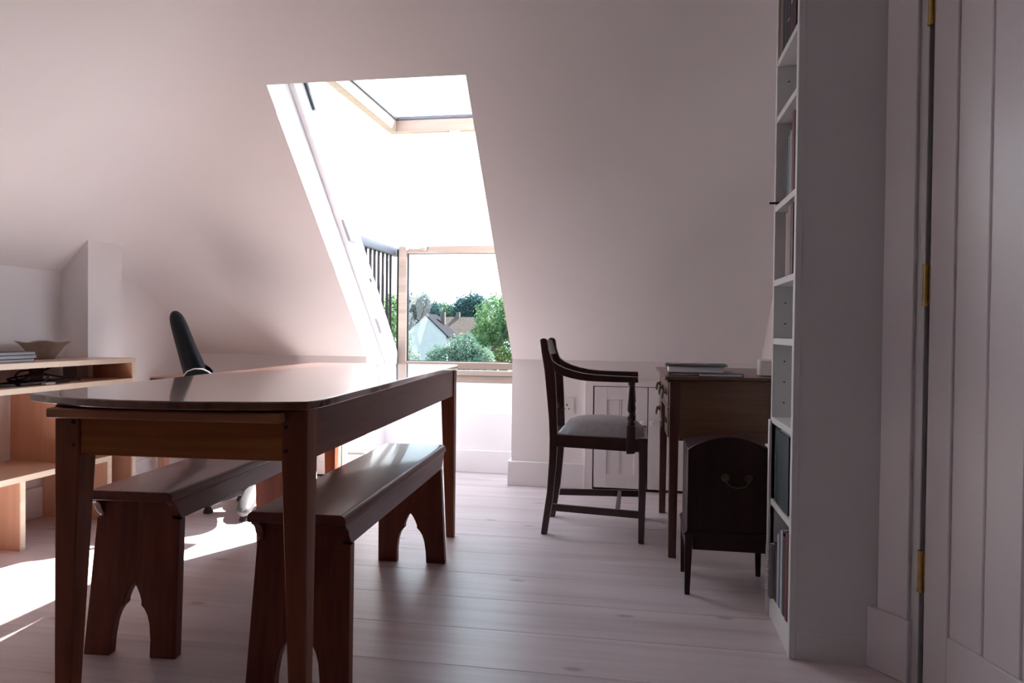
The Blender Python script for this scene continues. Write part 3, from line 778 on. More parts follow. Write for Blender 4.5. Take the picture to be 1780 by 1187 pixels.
lying_book('hardback_book', 0.118, 0.338, 2.975, 3.13, ZD+0.0102, 0.026, col_mat('grey_cover', (0.24, 0.22, 0.23)), 'thick grey hardback in the middle of the desk pile', spine='+y')
lying_book('magazine', 0.112, 0.352, 2.97, 3.14, ZD+0.0364, 0.006, col_mat('dark_teal_cover', (0.03, 0.06, 0.075)), 'glossy dark magazine on top of the desk pile', 'magazine', rot=math.radians(-3), cov=0.0015)
tk = lying_book('leaflet', 0.13, 0.27, 2.99, 3.09, ZD+0.0426, 0.003, col_mat('pale_pink_cover', (0.42, 0.30, 0.32)), 'small pale leaflet lying on the magazine on the desk', 'leaflet', rot=math.radians(9), cov=0.001)
lying_book('pocket_notebook', 0.235, 0.400, 2.905, 2.957, ZD, 0.012, dkc, 'slim dark notebook with white pages near the front edge of the desk', rot=math.radians(4), spine='+x', cov=0.002)
wb = thing('white_cube', (0.512, 3.05, ZD), 'small white cube with a dark button beside the bookcase on the desk', 'speaker')
bx(0.475, 0.545, 3.015, 3.085, ZD, ZD+0.066).build('body', M['outlet'], wb, bevel=0.006)
MB().lathe([(0.008, 3.015), (0.008, 3.011)], 12, (0.530, 0, ZD+0.046), ax=1).build('button', M['black_plastic'], wb)

# ------------------------------------------------------------------ arched box on legs
cb = thing('arched_chest', (0.30, 2.64, 0), 'dark mahogany box on tapered legs with arched lid and brass handle, under the desk end', 'chest')
bx0, bx1, by0, by1 = 0.164, 0.450, 2.510, 2.772
for (lx, ly) in ((bx0, by0), (bx1-0.026, by0), (bx0, by1-0.026), (bx1-0.026, by1-0.026)):
    o0 = 0.008 if lx == bx0 else 0.0; 
    leg_taper(lx, lx+0.026, ly, ly+0.026, 0.205, lx+(0.002 if lx == bx0 else 0.008), lx+(0.018 if lx == bx0 else 0.024), ly+0.002, ly+0.018).build('leg', M['chest'], cb, bevel=0.0015)
mb = bx(bx0+0.026, bx1-0.026, by0+0.001, by0+0.020, 0.154, 0.205); mb.box(bx0+0.026, bx1-0.026, by1-0.020, by1-0.001, 0.154, 0.205)
mb.box(bx0+0.001, bx0+0.020, by0+0.026, by1-0.026, 0.154, 0.205); mb.box(bx1-0.020, bx1-0.001, by0+0.026, by1-0.026, 0.154, 0.205)
mb.build('apron', M['chest'], cb, bevel=0.001)
mb = MB()
mb.prism([(bx0-0.004, 0.203), (bx1+0.004, 0.203), (bx1+0.004, 0.207), (bx1-0.006, 0.216), (bx0+0.006, 0.216), (bx0-0.004, 0.207)], 1, by0-0.004, by1+0.004)
mb.build('base_moulding', M['chest'], cb, bevel=0.001)
X0, X1 = bx0+0.006, bx1-0.006
def arch_line(rise):
    return [(X1, 0.490)] + [(X1+(X0-X1)*k/16, 0.490 + rise*(1-(k/8-1)**2)) for k in range(1, 16)] + [(X0, 0.490)]
arch = arch_line(0.045)
MB().prism([(X0, 0.214), (X1, 0.214)] + arch_line(0.018), 1, by0+0.0185, by1-0.004).build('chest_body', M['chest'], cb, bevel=0.002)
MB().prism([(X0, 0.214), (X1, 0.214)] + arch, 1, by0+0.004, by0+0.018).build('front_board', M['chest'], cb, bevel=0.0015)
# thin lighter tube: painted highlight along the arris of the front board
path = [(X0+0.001, by0+0.004, 0.22), (X0+0.001, by0+0.004, 0.35), (X0+0.001, by0+0.004, 0.489)] + [(x, by0+0.004, z+0.0005) for x, z in arch[::-1][1:-1]] + [(X1-0.001, by0+0.004, 0.489), (X1-0.001, by0+0.004, 0.22)]
MB().tube(path, 0.0022, 6).build('edge_highlight', M['desk_leg'], cb)
hc = (bx0+bx1)/2 + 0.023
mb = MB()
for s in (-1, 1):
    mb.lathe([(0.014, by0+0.004), (0.013, by0), (0.008, by0-0.002), (0.005, by0-0.010), (0.007, by0-0.013)], 14, (hc+s*0.037, 0, 0.399), ax=1)
mb.tube([(hc-0.037, by0-0.010, 0.399), (hc-0.035, by0-0.014, 0.388), (hc-0.024, by0-0.016, 0.375), (hc, by0-0.016, 0.370), (hc+0.024, by0-0.016, 0.375), (hc+0.035, by0-0.014, 0.388), (hc+0.037, by0-0.010, 0.399)], 0.0026, 8)
mb.build('handle', M['dark_brass'], cb)

# ------------------------------------------------------------------ tall narrow bookcase
BX0, BX1, BY0, BY1, BZ = 0.414, 0.648, 2.070, 2.398, 2.12
bc = thing('bookcase', (0.52, 2.235, 0), 'tall narrow white bookcase at the right, shelves facing left', 'bookcase')
bx(BX0+0.002, BX1, BY0+0.001, BY0+0.020, 0.0, BZ).build('side_panel', M['cabinet_white'], bc, bevel=0.001)
bx(BX0, BX0+0.017, BY0-0.0015, BY0+0.024, 0.0, BZ).build('front_edge', M['cabinet_white'], bc, bevel=0.0015)
bx(BX0+0.0175, BX1, BY0-0.0010, BY0+0.001, 0.0, 0.079).build('plinth_strip', M['cabinet_white'], bc, bevel=0.0008)
fp = bx(BX0, BX1, BY1-0.018, BY1, 0.0, BZ).build('side_panel', M['cabinet_white'], bc, bevel=0.001)
bx(BX0-0.006, BX0+0.012, BY1-0.018, BY1+0.008, 0.0, 0.612).build('front_edge', M['cabinet_white'], bc, bevel=0.001)
bx(BX1-0.006, BX1, BY0+0.020, BY1-0.018, 0.0, BZ).build('back_board', M['cabinet_white'], bc)
SHELF = [0.368, 0.622, 0.867, 1.047, 1.277, 1.551, 1.726, 2.00]
for z in SHELF:
    bx(BX0+0.001, BX1-0.006, BY0+0.020, BY1-0.018, z-0.019, z).build('shelf', M['cabinet_white'], bc, bevel=0.001)
mb = bx(BX0+0.001, BX1-0.006, BY0+0.020, BY1-0.018, 0.070, 0.080); mb.box(BX0+0.001, BX0+0.016, BY0+0.024, BY1-0.018, 0.0, 0.070)
mb.build('bottom_shelf', M['cabinet_white'], bc, bevel=0.001)
bx(BX0, BX1, BY0, BY1, BZ-0.02, BZ).build('top_board', M['cabinet_white'], bc)
for z0, z1 in zip([0.08]+SHELF[:-1], [q-0.019 for q in SHELF]):
    z = z0+0.045
    mb = MB(); cnt = 0
    while z < z1-0.02:
        mb.lathe([(0.0026, BY1-0.0185), (0.0026, BY1-0.0182)], 8, (BX0+0.035, 0, z), ax=1); z += 0.064; cnt += 1
    if cnt:
        mb.build('peg_hole', M['black_plastic'], fp)['kind'] = 'stuff'

def upright_book(y0, t, h, depth, z, mat, label, front=0.001, pages=True, band=None, lean=0.0, name='book', group=None):
    """book standing on a shelf, spine towards -x"""
    x0 = BX0+front; z += 0.0008
    b = thing(name, (x0+depth/2, y0+t/2, z), label, 'book', group=group)
    c = min(0.0025, t*0.2)
    mb = MB()
    mb.box(x0+0.002, x0+depth, y0, y0+c, z, z+h); mb.box(x0+0.002, x0+depth, y0+t-c, y0+t, z, z+h)
    mb.prism([(x0, y0+t*0.25), (x0+0.0025, y0), (x0+0.005, y0), (x0+0.005, y0+t), (x0+0.0025, y0+t), (x0, y0+t*0.75)], 2, z, z+h)
    mb.build('cover', mat, b, local=False)
    bx(x0+0.005, x0+depth-0.003, y0+c, y0+t-c, z+0.003, z+h-0.003).build('pages', M['paper'], b)
    if band:
        zz, hh, bm_ = band
        bx(x0-0.0005, x0+0.003, y0+t*0.22, y0+t*0.78, z+h*zz, z+h*zz+hh).build('spine_band', bm_, b)
    return b
G = 0.0015
gold = col_mat('pale_lettering', (0.42, 0.40, 0.40)); 
# top visible shelf, seven dark spines
zt = 1.726
upright_book(2.352, 0.020, 0.235, 0.15, zt, col_mat('brown_spine', (0.10, 0.075, 0.06)), 'brown book at the far end of the top visible shelf')
upright_book(2.3185, 0.030, 0.250, 0.15, zt, col_mat('tan_spine', (0.22, 0.17, 0.14)), 'tan book second from the far end of the top visible shelf')
upright_book(2.282, 0.032, 0.240, 0.15, zt, col_mat('black_spine', (0.016, 0.016, 0.02)), 'black book between the tan and navy ones on the top visible shelf')
upright_book(2.244, 0.035, 0.248, 0.15, zt, col_mat('navy_spine', (0.025, 0.03, 0.055)), 'navy book in the middle of the top visible shelf')
upright_book(2.196, 0.044, 0.250, 0.15, zt, col_mat('charcoal_spine', (0.014, 0.012, 0.014)), 'thick black book with pale spine marks on the top visible shelf', band=(0.22, 0.006, gold))
upright_book(2.160, 0.032, 0.245, 0.15, zt, col_mat('maroon_spine', (0.085, 0.018, 0.030)), 'maroon book with pale spine marks on the top visible shelf', band=(0.35, 0.03, gold))
upright_book(2.125, 0.032, 0.235, 0.15, zt, col_mat('plum_spine', (0.045, 0.02, 0.035)), 'plum coloured book nearest the front on the top visible shelf')
zt = 1.277
upright_book(2.208, 0.022, 0.165, 0.13, zt, col_mat('ink_spine', (0.014, 0.018, 0.03)), 'short ink-black book farthest along the third shelf down')
upright_book(2.183, 0.022, 0.165, 0.13, zt, col_mat('slate_blue_spine', (0.11, 0.15, 0.22)), 'slate blue book on the third shelf down')
upright_book(2.154, 0.026, 0.175, 0.13, zt, col_mat('cream_spine', (0.33, 0.29, 0.28)), 'cream book between blue and crimson ones on the third shelf down')
upright_book(2.120, 0.030, 0.220, 0.15, zt, col_mat('crimson_spine', (0.13, 0.02, 0.035)), 'tall crimson book nearest the front on the third shelf down')
zt = 1.047
upright_book(2.192, 0.030, 0.180, 0.14, zt, col_mat('buff_spine', (0.30, 0.22, 0.18)), 'buff book on the fourth shelf down')
upright_book(2.158, 0.032, 0.195, 0.14, zt, col_mat('sand_spine', (0.24, 0.17, 0.145)), 'sandy brown book on the fourth shelf down')
upright_book(2.122, 0.034, 0.198, 0.15, zt, col_mat('wine_spine', (0.06, 0.015, 0.03)), 'dark wine book nearest the front on the fourth shelf down')
pn = MB().tube([(BX0-0.022, 2.352, 1.2815), (BX0+0.10, 2.352, 1.2815)], 0.0035, 8).build('pencil', M['black_plastic'])
tag(pn, 'thin black pencil jutting out over the third shelf edge', 'pencil')
bk = bx(BX0+0.016, BX0+0.030, 2.120, 2.135, 0.867, 0.882).build('clip', M['black_plastic'], bevel=0.002)
tag(bk, 'tiny black clip on the otherwise empty fifth shelf', 'clip')
upright_book(2.145, 0.195, 0.222, 0.17, 0.3685, col_mat('teal_cover', (0.016, 0.032, 0.040)), 'very wide dark teal album on the second lowest shelf', front=0.004, name='album')
# bottom compartment
zt = 0.0805
tr_ = upright_book(2.118, 0.030, 0.245, 0.16, zt, col_mat('red_spine', (0.16, 0.022, 0.030)), 'tall red book nearest the front on the bottom shelf')
upright_book(2.152, 0.040, 0.225, 0.16, zt, col_mat('dark_brown_spine', (0.045, 0.032, 0.03)), 'thick dark brown book on the bottom shelf')
upright_book(2.196, 0.020, 0.232, 0.15, zt, col_mat('white_spine', (0.55, 0.56, 0.60)), 'white book beside the brown one on the bottom shelf')
upright_book(2.219, 0.020, 0.228, 0.15, zt, col_mat('blue_spine', (0.05, 0.11, 0.24)), 'blue book farther along on the bottom shelf')
upright_book(2.242, 0.030, 0.205, 0.15, zt, col_mat('pale_grey_spine', (0.42, 0.42, 0.44)), 'pale grey book on the bottom shelf')
lying_book('book', BX0+0.03, BX0+0.16, 2.155, 2.255, zt+0.2335, 0.010, col_mat('bottle_green_cover', (0.02, 0.06, 0.035)), 'thin green book lying across the upright books on the bottom shelf')
lying_book('book', BX0+0.03, BX0+0.155, 2.155, 2.25, zt+0.2437, 0.014, col_mat('orange_cover', (0.34, 0.14, 0.05)), 'orange book lying on top of the green one on the bottom shelf')
sp = thing('spiral_notebook', (BX0+0.08, 2.31, zt), 'spiral bound notebook jutting out of the bottom shelf', 'notebook')
sp_t = MB(); 
bx(BX0-0.012, BX0+0.13, 2.300, 2.303, zt, zt+0.165).build('cover', col_mat('card_cover', (0.33, 0.28, 0.28)), sp)
bx(BX0-0.010, BX0+0.13, 2.3035, 2.318, zt+0.001, zt+0.163).build('pages', M['paper'], sp)
bx(BX0-0.012, BX0+0.13, 2.3185, 2.3215, zt, zt+0.165).build('cover', dkc, sp)
mb = MB(); nco = 22
for k in range(nco):
    z = zt+0.008+k*0.150/(nco-1)
    pts = [(BX0-0.012+0.011*math.cos(a), 2.311+0.0125*math.sin(a), z) for a in [2*PI*i/10 for i in range(11)]]
    mb.tube(pts, 0.0013, 5)
mb.build('spiral_binding', M['grey_plastic'], sp)
lying_book('folder', BX0+0.0, BX0+0.13, 2.268, 2.298, zt, 0.172, dkc, 'dark upright file beside the spiral notebook on the bottom shelf', 'folder')

# ------------------------------------------------------------------ pine shelving unit along the left wall
un = thing('shelving_unit', (-2.53, 2.5, 0), 'low pine shelving unit along the left wall', 'shelving')
UX0, UX1 = -2.698, -2.358
EB = 0.006
def board(x1, y0, y1, z0, z1, name, mat, par=un):
    o = bx(UX0, x1-EB, y0, y1, z0, z1).build(name, mat, par, bevel=0.0008)
    bx(x1-EB, x1, y0, y1, z0, z1).build('edge_lipping', M['pine_lit'], o)  # pale lipping, painted paler for sky and floor-bounce light
    return o
board(UX1, 1.7, 3.126, 0.711, 0.733, 'top_board', M['pine_long'])
board(UX1, 1.7, 3.104, 0.615, 0.637, 'upper_shelf', M['pine_long'])
board(UX1, 1.7, 2.966, 0.270, 0.293, 'lower_shelf', M['pine_long'])
board(UX1, 3.104, 3.126, 0.0, 0.711, 'end_panel', M['pine'])
board(UX1, 2.766, 2.788, 0.293, 0.615, 'divider', M['pine'])
board(UX1, 1.72, 1.742, 0.0, 0.711, 'end_panel', M['pine'])
board(UX1, 2.468, 2.490, 0.0, 0.270, 'leg_panel', M['pine'])
board(UX1, 2.944, 2.966, 0.0, 0.270, 'leg_panel', M['pine'])

# bowl with a wavy rim
def wavy(t, h):
    k = max(0, (h-0.775)/0.035)
    return 1 + 0.13*k*math.cos(4*t-3.28)
bo = MB(); bo.lathe([(0.040, 0.7335), (0.043, 0.7345), (0.047, 0.742), (0.060, 0.757), (0.072, 0.778), (0.083, 0.797), (0.097, 0.809), (0.0945, 0.810), (0.080, 0.799), (0.068, 0.780), (0.055, 0.760), (0.03, 0.748)], 40, (-2.605, 2.845, 0), mod=wavy)
for v in bo.bm.verts:
    t = math.atan2(v.co.y-2.845, v.co.x+2.605); k = max(0.0, (v.co.z-0.785)/0.025)
    v.co.z += 0.004*k*math.cos(4*t-3.28)
bo = bo.build('bowl', M['stoneware'], smooth=60)
tag(bo, 'grey-brown stoneware bowl with flared wavy rim on the pine unit', 'bowl')
for k, (t, lab, cm) in enumerate(((0.013, 'thin book at the bottom of the pile on the pine unit', (0.05, 0.055, 0.07)), (0.014, 'pale book in the middle of the pile on the pine unit', (0.30, 0.34, 0.42)), (0.014, 'dark-backed book on top of the pile on the pine unit', (0.06, 0.065, 0.08)))):
    lying_book('book', -2.655, -2.442, 2.34, 2.638-[0.012, 0, 0.004][k], 0.7332+sum((0.0135, 0.0145, 0.0145)[:k]), t, col_mat('cover_tone_%d' % k, cm), lab, spine='-x', group=None, cov=0.0018)
# glasses in the upper shelf
for k, (gx, gy, h) in enumerate(((-2.60, 2.80, 0.060), (-2.545, 2.93, 0.064))):
    j = MB().lathe([(0.024, 0.6375), (0.026, 0.645), (0.029, 0.637+h), (0.0275, 0.637+h), (0.0245, 0.648), (0.02, 0.644)], 20, (gx, gy, 0)).build('glass_tumbler', M['jar_glass'], smooth=50)
    tag(j, ['glass tumbler behind the cables in the pine unit', 'glass tumbler nearest the end panel of the pine unit'][k], 'glass', 'glasses in the pine unit')
# tangle of black leads
ld = thing('cable_tangle', (-2.46, 2.6, 0.637), 'tangle of black leads on the upper shelf of the pine unit', 'cable')
r2 = random.Random(3)
def smooth_path(pts, n=6):
    out = []
    P = [Vector(p) for p in pts]
    for i in range(len(P)-1):
        p0, p1, p2, p3 = P[max(i-1, 0)], P[i], P[i+1], P[min(i+2, len(P)-1)]
        for k in range(n):
            t = k/n
            out.append(0.5*((2*p1)+(p2-p0)*t+(2*p0-5*p1+4*p2-p3)*t*t+(3*p1-p0-3*p2+p3)*t**3))
    out.append(P[-1]); return out
zb = 0.6415
for pts in (
    [(-2.50, 2.30, zb), (-2.46, 2.42, zb+0.006), (-2.44, 2.55, zb+0.002), (-2.47, 2.66, zb+0.012), (-2.44, 2.80, zb+0.006), (-2.46, 2.86, zb+0.010), (-2.50, 2.80, zb+0.02), (-2.52, 2.68, zb+0.05), (-2.50, 2.60, zb+0.045), (-2.47, 2.57, zb+0.02), (-2.46, 2.70, zb+0.012), (-2.44, 2.84, zb+0.004)],
    [(-2.55, 2.25, zb), (-2.50, 2.45, zb+0.004), (-2.52, 2.60, zb+0.010), (-2.47, 2.72, zb+0.055), (-2.50, 2.78, zb+0.062), (-2.56, 2.72, zb+0.03), (-2.53, 2.58, zb+0.018), (-2.48, 2.66, zb+0.004), (-2.45, 2.78, zb+0.012), (-2.43, 2.86, zb+0.002)],
    [(-2.43, 2.22, zb), (-2.41, 2.36, zb+0.003), (-2.43, 2.50, zb), (-2.41, 2.62, zb+0.006), (-2.45, 2.70, zb+0.030), (-2.47, 2.64, zb+0.034), (-2.44, 2.58, zb+0.010), (-2.41, 2.70, zb+0.003), (-2.43, 2.80, zb)],
):
    MB().tube(smooth_path(pts), 0.0038, 7).build('lead', M['black_plastic'], ld)
bx(-2.50, -2.41, 2.52, 2.78, 0.6372, 0.650).build('power_strip', M['black_plastic'], ld, bevel=0.004)
bx(-2.41, -2.385, 2.62, 2.67, 0.6372, 0.646).build('plug', M['outlet'], ld, bevel=0.002)
dl = MB().tube(smooth_path([(-2.69, 2.30, 0.50), (-2.66, 2.34, 0.40), (-2.60, 2.40, 0.325), (-2.56, 2.30, 0.298)]), 0.0035, 7).build('loose_lead', M['black_plastic'])
tag(dl, 'black lead hanging down on to the lower shelf of the pine unit', 'cable')

# ------------------------------------------------------------------ pine desk in the far left corner, low stool, swivel chair
pd = thing('pine_desk', (-2.3, 3.9, 0), 'low pine desk in the far left corner behind the swivel chair', 'desk')
o = bx(XW+0.022, -1.93, 3.70, 4.05, 0.575, 0.602).build('desk_top', M['pine_long'], pd, bevel=0.001)
bx(XW+0.022, -1.93, 3.692, 3.70, 0.570, 0.594).build('front_edge', M['table'], pd)
for (x, yy) in ((-1.985, 3.71), (-1.985, 4.0), (-2.66, 3.71), (-2.66, 4.0)):
    bx(x, x+0.042, yy, yy+0.042, 0, 0.575).build('leg', M['pine'], pd, bevel=0.002)
st = thing('low_stool', (-1.797, 3.63, 0), 'low pine stool with splayed sides on the sunlit floor behind the table', 'stool')
bx(-1.905, -1.690, 3.56, 3.70, 0.212, 0.236).build('seat', M['pine_lit'], st, bevel=0.004)  # sunlight painted in: seat and sides paler than the front panel
for sg, xa, xb in ((1, -1.722, -1.702), (-1, -1.893, -1.873)):
    o = sg*0.012
    MB().hexa([(xa+o, 3.572, 0), (xb+o, 3.572, 0), (xb+o, 3.69, 0), (xa+o, 3.69, 0)], [(xa, 3.572, 0.212), (xb, 3.572, 0.212), (xb, 3.69, 0.212), (xa, 3.69, 0.212)]).build('leg_panel', M['pine_lit'], st, bevel=0.002)
bx(-1.873, -1.722, 3.575, 3.593, 0.03, 0.212).build('front_panel', M['pine'], st)

sw = thing('swivel_chair', (-2.02, 3.16, 0), 'black swivel office chair behind the table, its back turned to the left', 'chair', rot=math.atan2(0.53, 0.85))
# back: centre line (x, z), half thickness, half width
bk_ = [(-0.040, 0.44, 0.022, 0.17), (-0.030, 0.52, 0.040, 0.185), (-0.035, 0.62, 0.050, 0.19), (-0.058, 0.70, 0.048, 0.185), (-0.085, 0.78, 0.040, 0.175), (-0.108, 0.86, 0.036, 0.155), (-0.122, 0.915, 0.034, 0.125), (-0.127, 0.945, 0.024, 0.09), (-0.129, 0.958, 0.008, 0.05)]
mb = MB(); rings = []
for (x, z, ht, hw) in bk_:
    ring = []
    for k in range(20):
        a = 2*PI*k/20
        ca, sa = math.cos(a), math.sin(a)
        yv = hw*math.copysign(abs(sa)**0.55, sa); xv = ht*math.copysign(abs(ca)**0.75, ca)
        ring.append(mb.bm.verts.new((x+xv+0.05*(yv/0.19)**2*0.6, yv, z)))
    rings.append(ring)
for a_, b_ in zip(rings, rings[1:]):
    for k in range(20):
        mb.bm.faces.new((a_[k], a_[(k+1) % 20], b_[(k+1) % 20], b_[k]))
mb.bm.faces.new(rings[0][::-1]); mb.bm.faces.new(rings[-1])
mb.build('backrest', M['black_fabric'], sw, local=True, smooth=80, subsurf=1)
mb = MB(); rings = []
for (z, k_) in ((0.425, 0.86), (0.435, 0.96), (0.455, 1.0), (0.475, 0.97), (0.485, 0.85)):
    rings.append([mb.bm.verts.new((0.22+0.21*k_*math.copysign(abs(math.cos(2*PI*i/28))**0.6, math.cos(2*PI*i/28)), 0.22*k_*math.copysign(abs(math.sin(2*PI*i/28))**0.6, math.sin(2*PI*i/28)), z)) for i in range(28)])
for a_, b_ in zip(rings, rings[1:]):
    for k in range(28):
        mb.bm.faces.new((a_[k], a_[(k+1) % 28], b_[(k+1) % 28], b_[k]))
mb.bm.faces.new(rings[0][::-1]); mb.bm.faces.new(rings[-1])
mb.build('seat', M['black_fabric'], sw, local=True, smooth=60)
MB().tube([(-0.03, 0, 0.50), (0.0, 0, 0.42), (0.08, 0, 0.405), (0.24, 0, 0.405)], 0.018, 8).build('back_bracket', M['black_plastic'], sw, local=True)
MB().lathe([(0.055, 0.425), (0.05, 0.40), (0.028, 0.39), (0.028, 0.20), (0.036, 0.20), (0.036, 0.10)], 18, (0.24, 0, 0)).build('column', M['black_plastic'], sw, local=True)
for s in (-1, 1):
    a_ = MB()
    a_.tube([(0.12, s*0.18, 0.43), (0.10, s*0.225, 0.45), (0.03, s*0.235, 0.55), (-0.04, s*0.235, 0.662)], 0.014, 8)
    a_ = a_.build('arm_post', M['black_plastic'], sw, local=True)
    pad = MB()
    pr = [(-0.085, 0.655), (0.035, 0.655), (0.037, 0.662), (0.020, 0.684), (-0.005, 0.697), (-0.040, 0.699), (-0.068, 0.688), (-0.085, 0.666)]
    pad.prism(pr, 1, s*0.235-0.03, s*0.235+0.03)
    pad.build('arm_pad', M['black_fabric'], a_, bevel=0.006, local=True)
    rim = MB().tube([(x, s*0.235-0.032, z+0.001) for x, z in pr[2:]], 0.0028, 6)
    rim.build('pad_rim', M['grey_plastic'], a_, local=True)
for k in range(5):
    a = PI + 2*PI*k/5
    c, s_ = math.cos(a), math.sin(a)
    P = lambda r, z: (0.24+c*r, s_*r, z)
    ft = MB().tube([P(0.02, 0.105), P(0.10, 0.098), P(0.18, 0.070), P(0.235, 0.045), P(0.255, 0.036)], [0.034, 0.040, 0.040, 0.032, 0.016], 12, flat=0.75).build('base_arm', M['base_grey'], sw, local=True, smooth=60)
    MB().lathe([(0.022, 0.0), (0.024, 0.004), (0.020, 0.014), (0.010, 0.03)], 14, P(0.222, 0)).build('foot_pad', M['black_plastic'], ft, local=True)

# ------------------------------------------------------------------ outside
lawn = tag(bx(-90, 60, 7.0, 190, -5.6, -5.2).build('lawn', M['grass']), kind='structure')

def tree(name, x, y, blobs, trunk, n, leaf, mat, label, group=None, seed=1, zb=-5.2, bark_r=0.12):
    t = thing(name, (x, y, zb), label, 'tree', group=group)
    R = random.Random(seed)
    mb = MB()
    verts, faces = [], []
    vol = [b[3]*b[4]*b[5] for b in blobs]; tot = sum(v**0.67 for v in vol)
    for b, v in zip(blobs, vol):
        k = int(n*(v**0.67)/tot)
        for _ in range(k):
            while True:
                d = Vector((R.uniform(-1, 1), R.uniform(-1, 1), R.uniform(-1, 1)))
                if 0.05 < d.length < 1: break
            rad = R.uniform(0.62, 1.06)
            # lumpy outline
            d.normalize()
            rad *= 1 + 0.16*math.sin(5*d.x+3*d.z+seed)*math.cos(4*d.y-2*d.z)
            p = Vector((b[0]+d.x*b[3]*rad, b[1]+d.y*b[4]*rad, b[2]+d.z*b[5]*rad))
            nn = (d + Vector((R.uniform(-1, 1), R.uniform(-1, 1), R.uniform(-0.4, 1.2)))).normalized()
            a = nn.orthogonal().normalized(); ang = R.uniform(0, 2*PI)
            a = a*math.cos(ang) + nn.cross(a)*math.sin(ang); bb = nn.cross(a)
            L = leaf*R.uniform(0.7, 1.3); Wd = L*0.5
            i0 = len(verts)
            verts += [p-a*L*0.5, p+bb*Wd*0.5+nn*L*0.08, p+a*L*0.5, p-bb*Wd*0.5+nn*L*0.08]
            faces.append((i0, i0+1, i0+2, i0+3))
    me = bpy.data.meshes.new('crown'); me.from_pydata([tuple(Vector(q)-Vector((x, y, zb))) for q in verts], [], faces)
    me.materials.append(mat)
    o = bpy.data.objects.new('crown', me); COL.objects.link(o); o.parent = t
    o['kind'] = 'stuff'
    mb = MB()
    for path, r in trunk:
        k = len(path)
        mb.tube(smooth_path(path, 4), [r*(1-0.55*i/((k-1)*4)) for i in range((k-1)*4+1)], 8)
    mb.build('trunk', M['bark'], t)
    return t

# near trees
tree('garden_tree', -5.05, 25, [(-4.85, 25, 1.35, 0.75, 0.8, 0.80), (-4.25, 25.3, 1.45, 0.75, 0.8, 0.85), (-5.35, 25, 0.75, 0.42, 0.5, 0.48), (-4.5, 25.4, 0.35, 0.6, 0.6, 0.42), (-3.6, 25, 0.7, 0.8, 0.7, 0.8), (-5.15, 25.4, 0.05, 0.6, 0.6, 0.40), (-4.6, 25.6, -0.4, 0.9, 0.6, 0.4)],
     [([(-5.30, 24.3, -5.2), (-5.28, 24.2, -1.4), (-5.12, 24.1, -0.30), (-4.78, 24.0, 0.28), (-4.40, 24.0, 0.78), (-4.1, 24.1, 1.2)], 0.060), ([(-5.26, 24.3, -1.0), (-5.30, 24.2, -0.3), (-5.27, 24.2, 0.2)], 0.035)], 9000, 0.13, M['leaf_bright'],
     'bright green garden tree with a leaning dark trunk, right of the glass', seed=2)
tree('garden_bush_tree', -5.6, 21, [(-5.65, 21, -0.05, 0.55, 0.5, 0.50), (-5.10, 21.2, 0.28, 0.50, 0.5, 0.50), (-6.0, 21, -0.35, 0.45, 0.5, 0.36), (-4.7, 21.2, 0.0, 0.55, 0.5, 0.45), (-5.3, 20.8, -0.50, 1.0, 0.6, 0.38)],
     [([(-5.4, 21.1, -5.2), (-5.38, 21.1, -2), (-5.35, 21.1, -0.4)], 0.10)], 9000, 0.10, M['leaf_pale'], 'silvery green tree top below the white house gable', seed=5)
tree('garden_bush_tree', -5.55, 17.5, [(-5.30, 17.5, -0.22, 0.36, 0.4, 0.30), (-5.02, 17.6, -0.35, 0.35, 0.4, 0.28), (-5.62, 17.5, -0.42, 0.30, 0.35, 0.24)],
     [([(-5.3, 17.6, -5.2), (-5.28, 17.6, -1.8), (-5.3, 17.6, -0.4)], 0.08)], 3600, 0.09, M['leaf_mid'], 'mid green shrub top at the lower edge of the glass', seed=8)
tree('climbing_tree', -5.5, 16, [(-5.52, 16, 1.15, 0.17, 0.3, 0.55), (-5.55, 16, 0.45, 0.24, 0.35, 0.55), (-5.62, 16.1, -0.3, 0.34, 0.4, 0.5), (-6.0, 16.3, 0.9, 0.4, 0.4, 0.7)],
     [([(-5.7, 16.2, -5.2), (-5.68, 16.2, -1.2), (-5.6, 16.1, 1.0)], 0.08)], 4200, 0.11, M['leaf_bright'], 'leafy green branches seen between the railing and the sash', seed=11)
tree('pale_tree', -6.6, 20, [(-6.55, 20, 0.50, 0.20, 0.3, 0.45), (-6.42, 20, 0.0, 0.30, 0.35, 0.40), (-6.25, 20, -0.45, 0.36, 0.4, 0.28)],
     [([(-6.5, 20.1, -5.2), (-6.48, 20.1, -1.5), (-6.45, 20.1, 0.3)], 0.06)], 1900, 0.10, M['leaf_pale'], 'pale sparse tree in front of the house at the left of the glass', seed=14)
# far trees
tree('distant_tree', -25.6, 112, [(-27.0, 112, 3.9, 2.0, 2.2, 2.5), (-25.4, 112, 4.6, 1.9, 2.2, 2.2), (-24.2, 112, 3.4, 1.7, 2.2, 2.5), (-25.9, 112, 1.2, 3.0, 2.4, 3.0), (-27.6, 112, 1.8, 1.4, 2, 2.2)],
     [([(-25.6, 112, -5.2), (-25.6, 112, -1), (-25.5, 112, 3)], 0.4)], 12000, 0.42, M['leaf_hazed'], 'large round distant tree tinted blue-green for haze, right of the roofs', seed=21)
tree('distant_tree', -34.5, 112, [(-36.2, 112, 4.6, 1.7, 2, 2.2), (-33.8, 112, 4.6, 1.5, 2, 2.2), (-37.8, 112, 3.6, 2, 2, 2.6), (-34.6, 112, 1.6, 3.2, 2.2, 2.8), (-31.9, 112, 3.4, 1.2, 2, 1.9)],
     [([(-34.6, 112, -5.2), (-34.5, 112, 2.5)], 0.4)], 11000, 0.42, M['leaf_hazed'], 'distant tree tinted blue-green for haze at the left edge of the glass', seed=24)
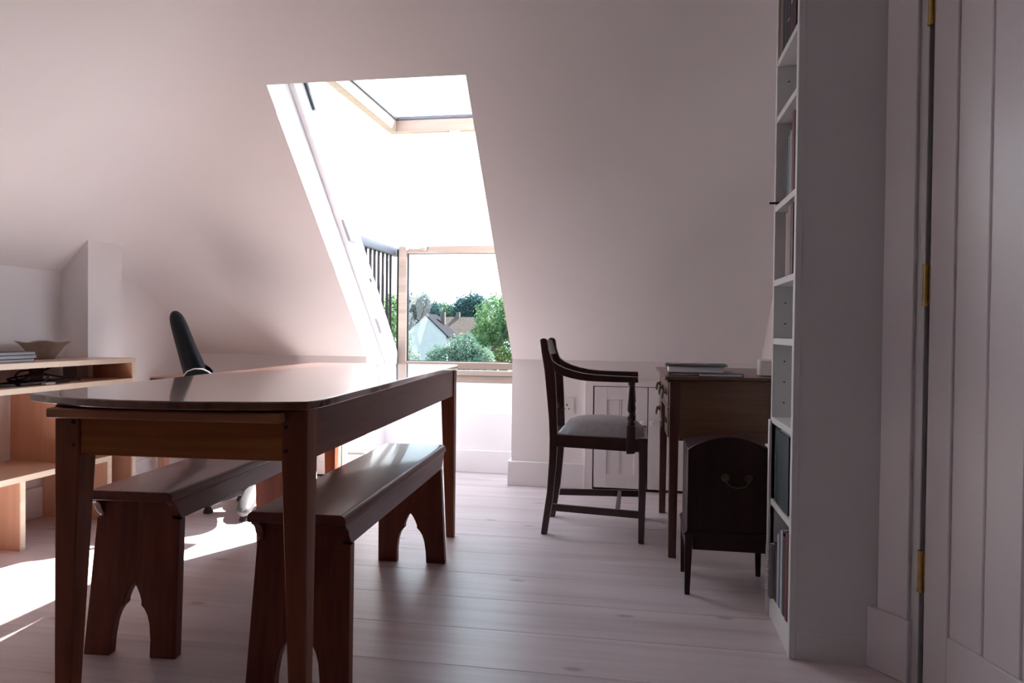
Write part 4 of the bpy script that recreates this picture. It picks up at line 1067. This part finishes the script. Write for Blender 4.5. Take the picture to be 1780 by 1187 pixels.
tree('distant_tree', -31.5, 124, [(-33.6, 124, 3.9, 1.7, 2, 1.9), (-32.2, 124, 3.3, 1.8, 2, 1.8), (-31.0, 124, 2.6, 1.6, 2, 1.6), (-32.5, 124, 0.6, 3.2, 2, 2.4)],
     [([(-32.5, 124, -5.2), (-32.5, 124, 2)], 0.4)], 8000, 0.42, M['leaf_mid'], 'lower distant trees directly behind the white gable', seed=27)
tree('distant_tree', -19.6, 100, [(-19.6, 100, 0.8, 1.9, 2, 1.8), (-17.5, 100, 2.0, 1.9, 2, 2.2), (-20.2, 100, -0.8, 1.6, 2, 1.6)],
     [([(-19.6, 100, -5.2), (-19.6, 100, 1)], 0.3)], 6000, 0.42, M['leaf_mid'], 'distant green tree behind the bright garden tree', seed=31)

# white gabled house with a second roof behind
hs = thing('white_house', (-26.0, 90, -5.2), 'white rendered house with steep gable and slate roof across the gardens', 'house')
ax_, ay, az = -26.35, 88.5, 2.75
gb = [(ax_-2.75, -5.2), (ax_+2.75, -5.2), (ax_+2.75, 0.2), (ax_, az), (ax_-2.75, 0.2)]
MB().prism([(gx-0, gz) for gx, gz in gb], 1, ay, ay+5.2).build('gable_wall', M['render_white'], hs)
for s in (-1, 1):
    MB().prism([(ax_, az+0.02), (ax_, az+0.20), (ax_+s*3.05, 0.10), (ax_+s*3.05, -0.08)], 1, ay-0.12, ay+5.3).build('roof', M['slate'], hs)
bx(-25.3, -24.8, 92, 92.6, 1.6, 3.3).build('chimney', M['brick'], hs)
h2 = thing('distant_house', (-22.6, 97, -5.2), 'house with a weathered tiled roof and chimney behind the white one', 'house')
MB().prism([(95.2, -5.2), (102.0, -5.2), (102.0, 0.2), (98.6, 2.55), (95.2, 0.2)], 0, -26.6, -22.9).build('wall', M['render_white'], h2)
MB().prism([(98.6, 2.6), (98.6, 2.75), (94.7, 0.0), (94.7, -0.15)], 0, -26.9, -22.4, f=lambda x, yv, z: (x+(2.7-z)*0.75*(1 if x > -24 else 1), yv, z)).build('roof', M['tiles'], h2)
MB().prism([(98.6, 2.6), (98.6, 2.75), (102.5, 0.0), (102.5, -0.15)], 0, -26.9, -22.4).build('roof', M['tiles'], h2)
bx(-24.9, -24.4, 98.3, 98.9, 2.3, 3.4).build('chimney', M['brick'], h2)

bpy.context.view_layer.update()
